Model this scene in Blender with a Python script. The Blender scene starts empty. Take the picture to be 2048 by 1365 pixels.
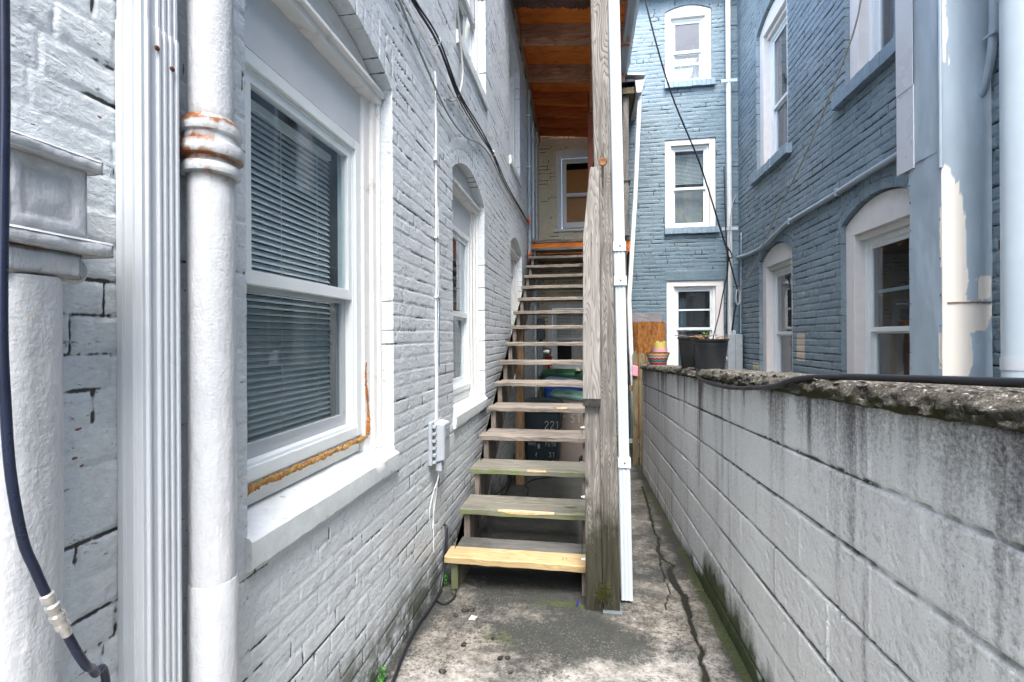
import bpy, bmesh, math, random
import numpy as np
from mathutils import Vector, Matrix

random.seed(11)
SC = bpy.context.scene
COL = SC.collection
PI = math.pi

# ------------------------------------------------------------------ numpy noise
def _hash(ix, iy, seed):
    n = (ix.astype(np.int64) * 374761393 + iy.astype(np.int64) * 668265263 + seed * 974634773) & 0xffffffff
    n = ((n ^ (n >> 13)) * 1274126177) & 0xffffffff
    n = ((n ^ (n >> 16)) * 2246822519) & 0xffffffff
    return (n ^ (n >> 15)) / 4294967295.0

def vnoise(x, y, seed=0):
    ix = np.floor(x); iy = np.floor(y)
    fx = x - ix; fy = y - iy
    fx = fx * fx * (3 - 2 * fx); fy = fy * fy * (3 - 2 * fy)
    a = _hash(ix, iy, seed); b = _hash(ix + 1, iy, seed)
    c = _hash(ix, iy + 1, seed); d = _hash(ix + 1, iy + 1, seed)
    return (a * (1 - fx) + b * fx) * (1 - fy) + (c * (1 - fx) + d * fx) * fy

def fbm(x, y, octv=4, seed=0):
    s = 0; a = .5; t = 0
    for k in range(octv):
        s = s + a * vnoise(x * 2 ** k + 17.3 * k, y * 2 ** k + 5.1 * k, seed + k); t += a; a *= .55
    return s / t

def sstep(a, b, x):
    t = np.clip((x - a) / (b - a), 0, 1)
    return t * t * (3 - 2 * t)

# ------------------------------------------------------------------ object helpers
WL = {}
def empty(name, loc, label, cat, group=None):
    o = bpy.data.objects.new(name, None); COL.objects.link(o)
    o.location = loc; o.empty_display_size = .1
    o['label'] = label; o['category'] = cat
    if group: o['group'] = group
    WL[o.name] = Vector(loc)
    return o

def tag(o, label, cat, group=None):
    o['label'] = label; o['category'] = cat
    if group: o['group'] = group
    return o

def structure(o):
    o['kind'] = 'structure'; return o

def link_mesh(name, me, parent, loc):
    o = bpy.data.objects.new(name, me); COL.objects.link(o)
    if parent is not None:
        o.parent = parent; WL[o.name] = WL[parent.name]
    else:
        o.location = loc; WL[o.name] = Vector(loc)
    return o

class MB:
    """collects shapes (world coordinates, or local ones mapped by T) for ONE mesh object"""
    def __init__(s, T=None):
        s.v = []; s.f = []; s.m = []; s.T = T; s.cm = 0
    def add(s, vs, fs):
        b = len(s.v)
        s.v += [tuple(s.T(*p)) if s.T else tuple(p) for p in vs]
        for f in fs:
            s.f.append([b + i for i in f]); s.m.append(s.cm)
    def box(s, x0, x1, y0, y1, z0, z1):
        s.add([(x0,y0,z0),(x1,y0,z0),(x1,y1,z0),(x0,y1,z0),(x0,y0,z1),(x1,y0,z1),(x1,y1,z1),(x0,y1,z1)],
              [(3,2,1,0),(4,5,6,7),(0,1,5,4),(1,2,6,5),(2,3,7,6),(3,0,4,7)])
    def hexa(s, p):
        s.add(p, [(3,2,1,0),(4,5,6,7),(0,1,5,4),(1,2,6,5),(2,3,7,6),(3,0,4,7)])
    def prism(s, poly, axis, a0, a1):
        """poly of 2-D points extruded along axis 0/1/2 from a0 to a1 (the other two coordinates in order)"""
        n = len(poly)
        def mk(p, a):
            q = [p[0], p[1]]; q.insert(axis, a); return tuple(q)
        s.add([mk(p, a0) for p in poly] + [mk(p, a1) for p in poly],
              [list(range(n))[::-1], [n + i for i in range(n)]] + [(i, (i + 1) % n, n + (i + 1) % n, n + i) for i in range(n)])
    def tube(s, pts, r, seg=8, cap=True, smooth_path=True, sub=6):
        pts = [Vector(p) for p in pts]
        rs = r if isinstance(r, (list, tuple)) else [r] * len(pts)
        if smooth_path and len(pts) > 2:
            P = []; RR = []
            for i in range(len(pts) - 1):
                p0 = pts[max(i - 1, 0)]; p1 = pts[i]; p2 = pts[i + 1]; p3 = pts[min(i + 2, len(pts) - 1)]
                for k in range(sub):
                    t = k / sub
                    P.append(.5 * ((2 * p1) + (p2 - p0) * t + (2 * p0 - 5 * p1 + 4 * p2 - p3) * t * t + (3 * p1 - p0 - 3 * p2 + p3) * t ** 3))
                    RR.append(rs[i] * (1 - t) + rs[i + 1] * t)
            P.append(pts[-1]); RR.append(rs[-1])
        else:
            P = pts; RR = list(rs)
        n = len(P); vs = []; fs = []
        up = Vector((0, 0, 1)); t0 = (P[1] - P[0]).normalized()
        if abs(t0.dot(up)) > .9: up = Vector((1, 0, 0))
        a = t0.cross(up).normalized()
        for i in range(n):
            t = (P[min(i + 1, n - 1)] - P[max(i - 1, 0)]).normalized()
            a = (a - t * a.dot(t)).normalized(); b = t.cross(a)
            for k in range(seg):
                an = 2 * PI * k / seg
                vs.append(P[i] + (a * math.cos(an) + b * math.sin(an)) * RR[i])
        for i in range(n - 1):
            for k in range(seg):
                fs.append((i * seg + k, i * seg + (k + 1) % seg, (i + 1) * seg + (k + 1) % seg, (i + 1) * seg + k))
        if cap:
            fs.append(list(range(seg))[::-1]); fs.append([(n - 1) * seg + k for k in range(seg)])
        s.add(vs, fs)
    def lathe(s, prof, cx, cy, seg=32, z0=0, cap0=True, cap1=True, wob=0):
        vs = []; fs = []; n = len(prof)
        for (r, z) in prof:
            for k in range(seg):
                an = 2 * PI * k / seg
                rr = r * (1 + wob * math.sin(an * 3 + z * 9))
                vs.append((cx + rr * math.cos(an), cy + rr * math.sin(an), z0 + z))
        for i in range(n - 1):
            for k in range(seg):
                fs.append((i * seg + k, i * seg + (k + 1) % seg, (i + 1) * seg + (k + 1) % seg, (i + 1) * seg + k))
        if cap0: fs.append(list(range(seg))[::-1])
        if cap1: fs.append([(n - 1) * seg + k for k in range(seg)])
        s.add(vs, fs)
    def obj(s, name, mats, parent=None, smooth=False, bevel=0, loc=None, attr=None):
        if not isinstance(mats, (list, tuple)): mats = [mats]
        V = np.array(s.v, dtype=float)
        if parent is not None: L = WL[parent.name]
        else:
            L = Vector(loc) if loc is not None else Vector(((V[:,0].min()+V[:,0].max())/2, (V[:,1].min()+V[:,1].max())/2, V[:,2].min()))
        V = V - np.array(L)
        me = bpy.data.meshes.new(name)
        me.from_pydata(V.tolist(), [], s.f)
        for m in mats: me.materials.append(m)
        me.polygons.foreach_set('material_index', s.m)
        bm = bmesh.new(); bm.from_mesh(me); bmesh.ops.recalc_face_normals(bm, faces=bm.faces); bm.to_mesh(me); bm.free()
        if smooth:
            me.polygons.foreach_set('use_smooth', [True] * len(me.polygons))
            me.set_sharp_from_angle(angle=math.radians(smooth if smooth is not True else 40))
        me.update()
        o = link_mesh(name, me, parent, L)
        if bevel:
            b = o.modifiers.new('bevel', 'BEVEL'); b.width = bevel; b.segments = 2; b.limit_method = 'ANGLE'; b.angle_limit = math.radians(40)
            b.harden_normals = False
        return o

# ------------------------------------------------------------------ material helpers
class N:
    def __init__(s, name, rough=.6, spec=.4):
        s.mat = bpy.data.materials.new(name); s.mat.use_nodes = True
        s.t = s.mat.node_tree; s.t.nodes.clear()
        s.out = s.t.nodes.new('ShaderNodeOutputMaterial')
        s.p = s.t.nodes.new('ShaderNodeBsdfPrincipled')
        s.p.inputs['Roughness'].default_value = rough
        s.p.inputs['Specular IOR Level'].default_value = spec
        s.L(s.p.outputs[0], s.out.inputs['Surface'])
        s.tc = s.t.nodes.new('ShaderNodeTexCoord')
        s.pos = s.tc.outputs['Object']
    def L(s, a, b): s.t.links.new(a, b)
    def put(s, sock, v):
        if hasattr(v, 'is_output'): s.L(v, sock)
        elif isinstance(v, (tuple, list)) and len(v) == 3 and sock.type == 'RGBA': sock.default_value = (*v, 1)
        else: sock.default_value = v
    def scale(s, sc, vec=None, off=(0,0,0)):
        m = s.t.nodes.new('ShaderNodeMapping'); m.inputs['Scale'].default_value = sc; m.inputs['Location'].default_value = off
        s.L(vec or s.pos, m.inputs['Vector']); return m.outputs[0]
    def noise(s, sc=5, det=4, ro=.55, vec=None, dist=0):
        n = s.t.nodes.new('ShaderNodeTexNoise'); n.inputs['Scale'].default_value = sc
        n.inputs['Detail'].default_value = det; n.inputs['Roughness'].default_value = ro; n.inputs['Distortion'].default_value = dist
        s.L(vec or s.pos, n.inputs['Vector']); return n.outputs[0]
    def voro(s, sc=5, vec=None, feat='F1'):
        n = s.t.nodes.new('ShaderNodeTexVoronoi'); n.feature = feat; n.inputs['Scale'].default_value = sc
        s.L(vec or s.pos, n.inputs['Vector']); return n.outputs['Distance']
    def ramp(s, fac, stops, interp='LINEAR'):
        r = s.t.nodes.new('ShaderNodeValToRGB'); e = r.color_ramp.elements; r.color_ramp.interpolation = interp
        while len(e) < len(stops): e.new(.5)
        for el, (p, c) in zip(e, stops):
            el.position = p; el.color = (*c, 1) if isinstance(c, (tuple, list)) else (c, c, c, 1)
        s.put(r.inputs[0], fac); return r.outputs[0]
    def mix(s, fac, a, b, mode='MIX'):
        m = s.t.nodes.new('ShaderNodeMix'); m.data_type = 'RGBA'; m.blend_type = mode
        s.put(m.inputs[0], fac); s.put(m.inputs[6], a); s.put(m.inputs[7], b); return m.outputs[2]
    def math(s, op, a, b=0.0, clamp=False):
        m = s.t.nodes.new('ShaderNodeMath'); m.operation = op; m.use_clamp = clamp
        s.put(m.inputs[0], a); s.put(m.inputs[1], b); return m.outputs[0]
    def attr(s, name):
        a = s.t.nodes.new('ShaderNodeAttribute'); a.attribute_name = name; return a.outputs['Fac']
    def xyz(s, vec=None):
        x = s.t.nodes.new('ShaderNodeSeparateXYZ'); s.L(vec or s.pos, x.inputs[0]); return x.outputs
    def normal(s):
        g = s.t.nodes.new('ShaderNodeNewGeometry'); return s.xyz(g.outputs['Normal'])
    def bump(s, h, strength=.5, dist=.005):
        b = s.t.nodes.new('ShaderNodeBump'); b.inputs['Strength'].default_value = strength; b.inputs['Distance'].default_value = dist
        s.put(b.inputs['Height'], h); s.L(b.outputs[0], s.p.inputs['Normal'])
    def col(s, c): s.put(s.p.inputs['Base Color'], c); return s
    def rough(s, r): s.put(s.p.inputs['Roughness'], r); return s

def paint_brick(name, base, alt, dark, rough=.5, chip=(.2,.07,.05), bare=None, bs=.8, bd=.006, tv=.15, dv=.12, gv=.26):
    n = N(name, rough)
    big = n.noise(1.3, 3); mid = n.noise(9, 4, .6); fine = n.noise(70, 5, .65)
    c = n.mix(n.ramp(big, [(.35, 0), (.7, 1)]), base, alt)
    c = n.mix(n.math('MULTIPLY', n.ramp(mid, [(.3, 1), (.6, 0)]), .18), c, tuple(x * .6 for x in base))
    tn = n.attr('tone')
    c = n.mix(n.math('MULTIPLY', tn, tv), c, tuple(x * .55 for x in base))
    drip = n.noise(5, 4, .6, vec=n.scale((1, 1, .08)))
    c = n.mix(n.math('MULTIPLY', n.ramp(drip, [(.52, 0), (.72, 1)]), dv), c, tuple(x * .5 + .03 for x in base))
    grn = n.noise(58, 6, .75, vec=n.scale((1, .8, 1.6)))
    c = n.mix(n.math('MULTIPLY', n.ramp(grn, [(.46, 0), (.62, 1)]), gv), c, tuple(x * .45 for x in base))
    c = n.mix(n.math('MULTIPLY', n.ramp(n.noise(44, 5, .7, vec=n.scale((1, .6, 1.9), off=(4, 2, 8))), [(.60, 0), (.66, 1)]), gv * 1.5), c, tuple(min(.9, x * 1.25) for x in base))
    c = n.mix(n.ramp(n.noise(24, 6, .8, vec=n.scale((1, .55, 1.7), off=(9, 3, 5))), [(.615, 0), (.64, min(1, gv * 3.2))]), c, tuple(x * .22 for x in base))
    ck = n.attr('crack')
    fm = n.ramp(fine, [(.35, 0), (.6, 1)])
    c = n.mix(n.ramp(n.math('ADD', ck, n.math('MULTIPLY', fm, .25)), [(.45, 0), (.75, 1)]), c, dark)
    gr = n.attr('grime')
    c = n.mix(n.math('MULTIPLY', gr, n.ramp(n.noise(22, 5, .7), [(.3, 1), (.62, 0)])), c, tuple(x * .25 for x in base))
    c = n.mix(n.math('MULTIPLY', gr, n.ramp(n.noise(8, 5, .65), [(.40, 0), (.56, .9)])), c, (.035, .045, .022))
    sp = n.noise(38, 2, .5, vec=n.scale((1, .7, 1.4)))
    c = n.mix(n.ramp(sp, [(.745, 0), (.765, 1)]), c, chip)
    if bare is not None:
        c = n.mix(n.attr('bare'), c, bare)
    n.col(c)
    st = n.noise(26, 5, .62, vec=n.scale((1, .8, 1.5)), dist=.6)
    n.rough(n.ramp(mid, [(.3, rough - .1), (.7, rough + .15)]))
    h = n.math('ADD', n.math('MULTIPLY', st, 1.0), n.math('MULTIPLY', n.noise(105, 5, .6), .5))
    n.bump(h, bs, bd)
    return n.mat

def plain(name, c, rough=.5, var=.12, sc=12, bump=0, metal=0, spec=.4, dirt=None, dsc=5, dthr=(.55, .75), bsc=60):
    n = N(name, rough, spec); n.p.inputs['Metallic'].default_value = metal
    k = n.mix(n.ramp(n.noise(sc, 5, .6), [(.3, 0), (.7, 1)]), tuple(x * (1 - var) for x in c), tuple(min(1, x * (1 + var)) for x in c))
    if dirt is not None:
        k = n.mix(n.ramp(n.noise(dsc, 6, .68), [(dthr[0], 0), (dthr[1], .85)]), k, dirt)
    n.col(k)
    n.rough(n.ramp(n.noise(sc * .7, 3), [(.3, max(.03, rough - .08)), (.7, rough + .1)]))
    if bump: n.bump(n.noise(bsc, 5, .6), bump, .003)
    return n.mat

def wood(name, dark, light, axis, rough=.75, ring=9, stain=None, moss=None, wet=None, bump=.5, mossn=None, gscale=1, sharp=False):
    n = N(name, rough, .3)
    sc = [1, 1, 1]; sc[axis] = .05
    v = n.scale(tuple(sc))
    streak = n.noise(95 * gscale, 6, .6, vec=v)
    sc2 = [1, 1, 1]; sc2[axis] = .11
    low = n.noise(9 * gscale, 2, .5, vec=n.scale(tuple(sc2)), dist=.35)
    rings = n.math('FRACT', n.math('MULTIPLY', low, ring))
    rg = n.ramp(rings, [(0, 0), (.45, .12), (.8, 1), (1, .05)] if sharp else [(0, 0), (.55, .35), (.85, 1), (1, 0)])
    mixf = n.math('ADD', n.math('MULTIPLY', rg, .55), n.math('MULTIPLY', n.ramp(streak, [(.32, 0), (.68, 1)]), .45), True)
    c = n.mix(mixf, light, dark)
    crk = n.noise(45 * gscale, 2, .5, vec=n.scale(tuple(.9 if i != axis else .02 for i in range(3))))
    c = n.mix(n.ramp(crk, [(.69, 0), (.73, .85)]), c, tuple(x * .2 for x in dark))
    kn = n.voro(2.3, vec=n.scale(tuple(1.3 if i != axis else .6 for i in range(3))))
    c = n.mix(n.ramp(kn, [(.045, .9), (.075, 0)]), c, tuple(x * .3 for x in dark))
    big = n.noise(2.2, 4, .6)
    c = n.mix(n.ramp(big, [(.42, 0), (.75, .5)]), c, tuple(x * .5 for x in dark))
    if stain: c = n.mix(n.ramp(n.noise(4.5, 5, .7), [(.55, 0), (.7, .85)]), c, stain)
    if moss:
        f = n.ramp(n.noise(7, 5, .65), [(.38, 0), (.6, 1)])
        if mossn is not None:
            f = n.math('MULTIPLY', f, n.ramp(n.math('MULTIPLY', n.normal()[1], -1.0), [(.5, 0), (.8, 1)]))
        else:
            f = n.math('MULTIPLY', f, .6)
        c = n.mix(f, c, moss)
    if wet:
        g = n.t.nodes.new('ShaderNodeNewGeometry'); wz = n.xyz(g.outputs['Position'])[2]
        f = n.math('ADD', n.math('MULTIPLY', wz, -1.7), n.math('ADD', n.math('MULTIPLY', n.noise(6, 5, .7), 1.1), n.math('MULTIPLY', streak, .35)))
        c = n.mix(n.ramp(n.math('SUBTRACT', f, 1.9), [(.25, 0), (.75, .95)]), c, n.mix(n.noise(5, 3), (.016, .016, .013), (.045, .045, .022)))
    n.col(c)
    n.bump(n.math('ADD', n.math('MULTIPLY', streak, 1.0), n.math('MULTIPLY', rg, -.6)), bump, .003)
    return n.mat

def glass(name, tint=(.9, .95, .97), refl=1.0, dirt=.06):
    n = N(name); n.t.nodes.remove(n.p)
    tr = n.t.nodes.new('ShaderNodeBsdfTransparent'); tr.inputs[0].default_value = (*tint, 1)
    gl = n.t.nodes.new('ShaderNodeBsdfGlossy'); gl.inputs['Roughness'].default_value = .02
    n.put(gl.inputs['Color'], (.92, .96, 1.0))
    fr = n.t.nodes.new('ShaderNodeFresnel'); fr.inputs['IOR'].default_value = 1.5
    f = n.math('ADD', n.math('MULTIPLY', fr.outputs[0], 1.6 * refl), .05 * refl, True)
    gm = n.t.nodes.new('ShaderNodeNewGeometry'); f = n.math('MULTIPLY', f, n.math('SUBTRACT', 1.0, gm.outputs['Backfacing']))
    bp = n.t.nodes.new('ShaderNodeBump'); bp.inputs['Strength'].default_value = .04; bp.inputs['Distance'].default_value = .01
    n.L(n.noise(3.5, 2), bp.inputs['Height']); n.L(bp.outputs[0], gl.inputs['Normal'])
    mx = n.t.nodes.new('ShaderNodeMixShader'); n.L(f, mx.inputs[0]); n.L(tr.outputs[0], mx.inputs[1]); n.L(gl.outputs[0], mx.inputs[2])
    df = n.t.nodes.new('ShaderNodeBsdfDiffuse'); df.inputs[0].default_value = (.5, .55, .58, 1)
    m2 = n.t.nodes.new('ShaderNodeMixShader'); n.L(n.math('MULTIPLY', n.ramp(n.noise(6, 5, .7), [(.35, .2), (.75, 1)]), dirt), m2.inputs[0])
    n.L(mx.outputs[0], m2.inputs[1]); n.L(df.outputs[0], m2.inputs[2])
    n.L(m2.outputs[0], n.out.inputs['Surface'])
    return n.mat

M = {}
M['white_brick'] = paint_brick('white painted brick', (.65, .70, .72), (.59, .64, .665), (.05, .05, .05), .36, bs=.7, bd=.005, tv=.08, dv=.10)
M['cream_brick'] = paint_brick('cream painted brick', (.80, .70, .50), (.72, .62, .44), (.05, .045, .04), .6)
M['blue_brick'] = paint_brick('blue painted brick', (.19, .265, .312), (.255, .335, .38), (.02, .025, .03), .45, chip=(.19, .26, .32), bare=(.52, .46, .36), tv=.45, dv=.4, gv=.42)
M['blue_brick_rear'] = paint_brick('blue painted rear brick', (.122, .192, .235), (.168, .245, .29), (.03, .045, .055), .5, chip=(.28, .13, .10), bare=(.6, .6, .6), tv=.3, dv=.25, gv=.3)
M['vinyl'] = plain('white vinyl', (.72, .77, .77), .35, .04, 6, dirt=(.5, .5, .48), dsc=9, dthr=(.62, .9))
M['trim'] = plain('white painted wood', (.72, .72, .70), .5, .06, 9, bump=.25, dirt=(.40, .37, .33), dsc=9, dthr=(.57, .75))
M['trim_blue_side'] = plain('bright white painted wood', (.70, .685, .66), .45, .05, 9, bump=.15, dirt=(.5, .46, .42), dsc=5, dthr=(.62, .9))
M['sill'] = plain('painted stone sill', (.62, .665, .67), .5, .1, 14, bump=.6, dirt=(.22, .21, .2), dsc=16, dthr=(.61, .72), bsc=45)
M['blue_sill'] = plain('blue painted sill', (.20, .28, .34), .5, .15, 14, bump=.6)
M['panel'] = plain('grey painted panel', (.60, .625, .64), .5, .05, 4, bump=.1, dirt=(.45, .45, .44), dsc=3.5, dthr=(.62, .8))
M['glass'] = glass('window glass', refl=.7)
M['glass_soft'] = glass('dull window glass', (.97, .97, .95), .012, .008)
M['glass_screen'] = glass('screened glass', (.70, .76, .78), .5, .10)
M['glass_dark'] = glass('dark window glass', (.75, .8, .82), .8, .05)
M['blind'] = plain('blind slat', (.80, .80, .77), .5, .04, 5)
M['interior'] = plain('dim interior', (.035, .04, .042), .9, .3, 3)
M['interior_warm'] = plain('warm dim interior', (.10, .055, .03), .9, .4, 3)
M['curtain'] = plain('pale curtain', (.5, .47, .46), .9, .1, 8)
M['curtain_lilac'] = plain('lilac curtain', (.34, .31, .34), .9, .12, 4)
M['curtain_cream'] = plain('stained cream shade', (.55, .5, .42), .9, .1, 6, dirt=(.42, .44, .47), dsc=7, dthr=(.45, .55))
M['brown_shade'] = plain('brown wood panel', (.42, .17, .035), .5, .12, 4)
M['foam'] = plain('expanding foam', (.33, .195, .06), .7, .35, 30, bump=.8, dirt=(.30, .10, .02), dsc=14, dthr=(.5, .7), bsc=50)
M['foam_orange'] = plain('dark expanding foam', (.40, .15, .03), .7, .3, 30, bump=.8, bsc=50)

def iron():
    n = N('painted cast iron', .3, .5)
    c = n.mix(n.ramp(n.noise(5, 4), [(.3, 0), (.7, 1)]), (.42, .445, .465), (.50, .525, .545))
    c = n.mix(n.ramp(n.noise(16, 5, .7), [(.64, 0), (.7, .8)]), c, (.45, .40, .36))
    c = n.mix(n.ramp(n.noise(60, 6, .75, vec=n.scale((1, 1, .5))), [(.50, 0), (.64, .28)]), c, (.30, .31, .31))
    c = n.mix(n.ramp(n.noise(22, 5, .75, vec=n.scale((1, 1, .25), off=(3, 3, 3))), [(.60, 0), (.68, .5)]), c, (.75, .76, .77))
    rust = n.ramp(n.math('ADD', n.attr('rust'), n.math('MULTIPLY', n.noise(30, 5, .7), .7)), [(.66, 0), (.82, 1)])
    c = n.mix(n.ramp(n.math('ADD', n.attr('rust'), n.math('MULTIPLY', n.noise(14, 5, .7), .6)), [(.40, 0), (.70, .7)]), c, (.20, .19, .15))
    c = n.mix(rust, c, n.mix(n.noise(40, 3), (.12, .04, .015), (.34, .13, .05)))
    n.col(c)
    n.bump(n.math('ADD', n.noise(30, 5, .6, vec=n.scale((1, 1, .35))), n.math('MULTIPLY', n.noise(120, 4), .35)), .6, .006)
    return n.mat
M['iron'] = iron()
M['alu'] = plain('white aluminium', (.50, .54, .575), .3, .04, 4, dirt=(.5, .5, .5), dsc=6, dthr=(.65, .9), spec=.5)
M['alu_bright'] = plain('bright white aluminium', (.46, .53, .575), .35, .03, 4, dirt=(.55, .56, .55), dsc=6, dthr=(.66, .9))
M['rust'] = plain('rusty screw', (.10, .03, .015), .8, .4, 60)
M['gutter'] = plain('grey gutter', (.38, .41, .43), .35, .06, 5, dirt=(.2, .2, .2), dsc=5, dthr=(.6, .85))
M['grey_pipe'] = plain('grey painted conduit', (.30, .37, .42), .4, .08, 6)
M['white_pipe'] = plain('white pipe', (.60, .64, .65), .4, .08, 5, dirt=(.4, .38, .33), dsc=6, dthr=(.58, .8))
M['black_cable'] = plain('black cable', (.012, .014, .018), .35, .2, 20)
M['blue_cable'] = plain('black blue cable', (.012, .018, .04), .3, .2, 20)
M['grey_cable'] = plain('grey cable', (.30, .31, .30), .5, .12, 20)
M['white_cable'] = plain('painted white cable', (.62, .64, .66), .5, .1, 30, bump=.4, dirt=(.2, .2, .2), dsc=22, dthr=(.6, .75))
M['rope'] = plain('old cord', (.40, .37, .31), .9, .2, 60)
M['metal'] = plain('bright connector metal', (.62, .60, .56), .3, .15, 40, metal=.8)
M['galv'] = plain('galvanised strap', (.5, .53, .54), .45, .1, 20, metal=.3)
M['box_grey'] = plain('grey plastic box', (.34, .38, .41), .5, .06, 8, dirt=(.5, .52, .53), dsc=9, dthr=(.62, .85))
M['meter_dark'] = plain('dark grey metal box', (.10, .12, .13), .5, .15, 12)
M['meter_grey'] = plain('grey metal meter box', (.27, .31, .33), .5, .12, 8, dirt=(.16, .15, .14), dsc=10, dthr=(.6, .8))
M['red_tag'] = plain('red plastic tag', (.55, .05, .015), .5, .1)
M['orange_tag'] = plain('orange plastic clip', (.7, .14, .02), .5, .1)

M['wood_tread'] = wood('weathered tread wood', (.085, .075, .065), (.30, .265, .225), 0, stain=(.10, .105, .095))
M['wood_tread_dark'] = wood('dark wet tread wood', (.045, .047, .045), (.14, .14, .13), 0, stain=(.05, .055, .05))
M['wood_tread_moss'] = wood('mossy tread wood', (.07, .072, .062), (.225, .215, .18), 0, stain=(.09, .11, .06), moss=(.12, .16, .045), mossn=1)
M['wood_new'] = wood('new yellow lumber', (.30, .205, .09), (.47, .365, .205), 0, ring=14, bump=.2)
M['wood_bare'] = plain('bare splintered wood', (.55, .34, .19), .8, .25, 30)
M['wood_post'] = wood('weathered post wood', (.035, .033, .03), (.33, .315, .285), 2, ring=60, stain=(.16, .157, .147), bump=1.0, wet=1, sharp=True)
M['wood_post_low'] = wood('wet dark post wood', (.02, .02, .018), (.085, .082, .07), 2, ring=12, bump=.7, moss=(.05, .055, .012))
M['wood_board'] = wood('pale weathered board', (.10, .095, .088), (.37, .355, .33), 2, ring=26, bump=.8)
M['wood_brown'] = wood('brown treated post', (.09, .05, .025), (.29, .19, .105), 2)
M['wood_stringer'] = wood('grey stringer wood', (.08, .07, .06), (.26, .225, .19), 2, stain=(.11, .10, .08))
M['wood_stringer_moss'] = wood('mossy stringer wood', (.05, .055, .035), (.15, .15, .10), 2, moss=(.075, .10, .03))
M['wood_joist'] = wood('old brown joist', (.30, .115, .045), (.62, .31, .15), 0, ring=6, stain=(.12, .04, .02))
M['wood_pale_joist'] = wood('pale stained joist', (.22, .09, .05), (.60, .35, .22), 0, ring=8, stain=(.20, .09, .06))
M['wood_dark_orange'] = wood('deep orange joist', (.34, .075, .02), (.62, .17, .045), 0, ring=5)
M['wood_orange'] = wood('orange roof boards', (.58, .13, .02), (.90, .29, .05), 0, ring=5)
M['wood_red'] = plain('red brown painted wood', (.22, .055, .025), .6, .25, 9, bump=.3)
M['wood_rot'] = wood('rotten dark wood', (.03, .018, .014), (.17, .085, .06), 1, ring=16, bump=1)
M['wood_grey_lintel'] = wood('grey lintel wood', (.14, .14, .15), (.30, .29, .30), 0)
M['wood_picket'] = wood('picket wood', (.07, .06, .035), (.24, .20, .12), 2)
M['end_grain'] = plain('dark end grain', (.035, .034, .03), .9, .5, 40, bump=.8)

# ------------------------------------------------------------------ relief sheets
def coords(a, b, spacing, fixed=()):
    """a grid line list from a to b; spacing(t) the wanted step; the values in fixed become exact lines"""
    fixed = sorted(f for f in fixed if a < f < b)
    knots = [a] + fixed + [b]; out = []
    for k0, k1 in zip(knots[:-1], knots[1:]):
        t = k0; seg = [k0]
        while t < k1:
            t += spacing(t); seg.append(t)
        seg = np.array(seg)
        if len(seg) < 3: seg = np.array([k0, k1])
        else: seg = k0 + (seg - k0) * (k1 - k0) / (seg[-1] - k0)
        out.append(seg[:-1])
    out.append(np.array([b]))
    return np.concatenate(out)

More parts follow.
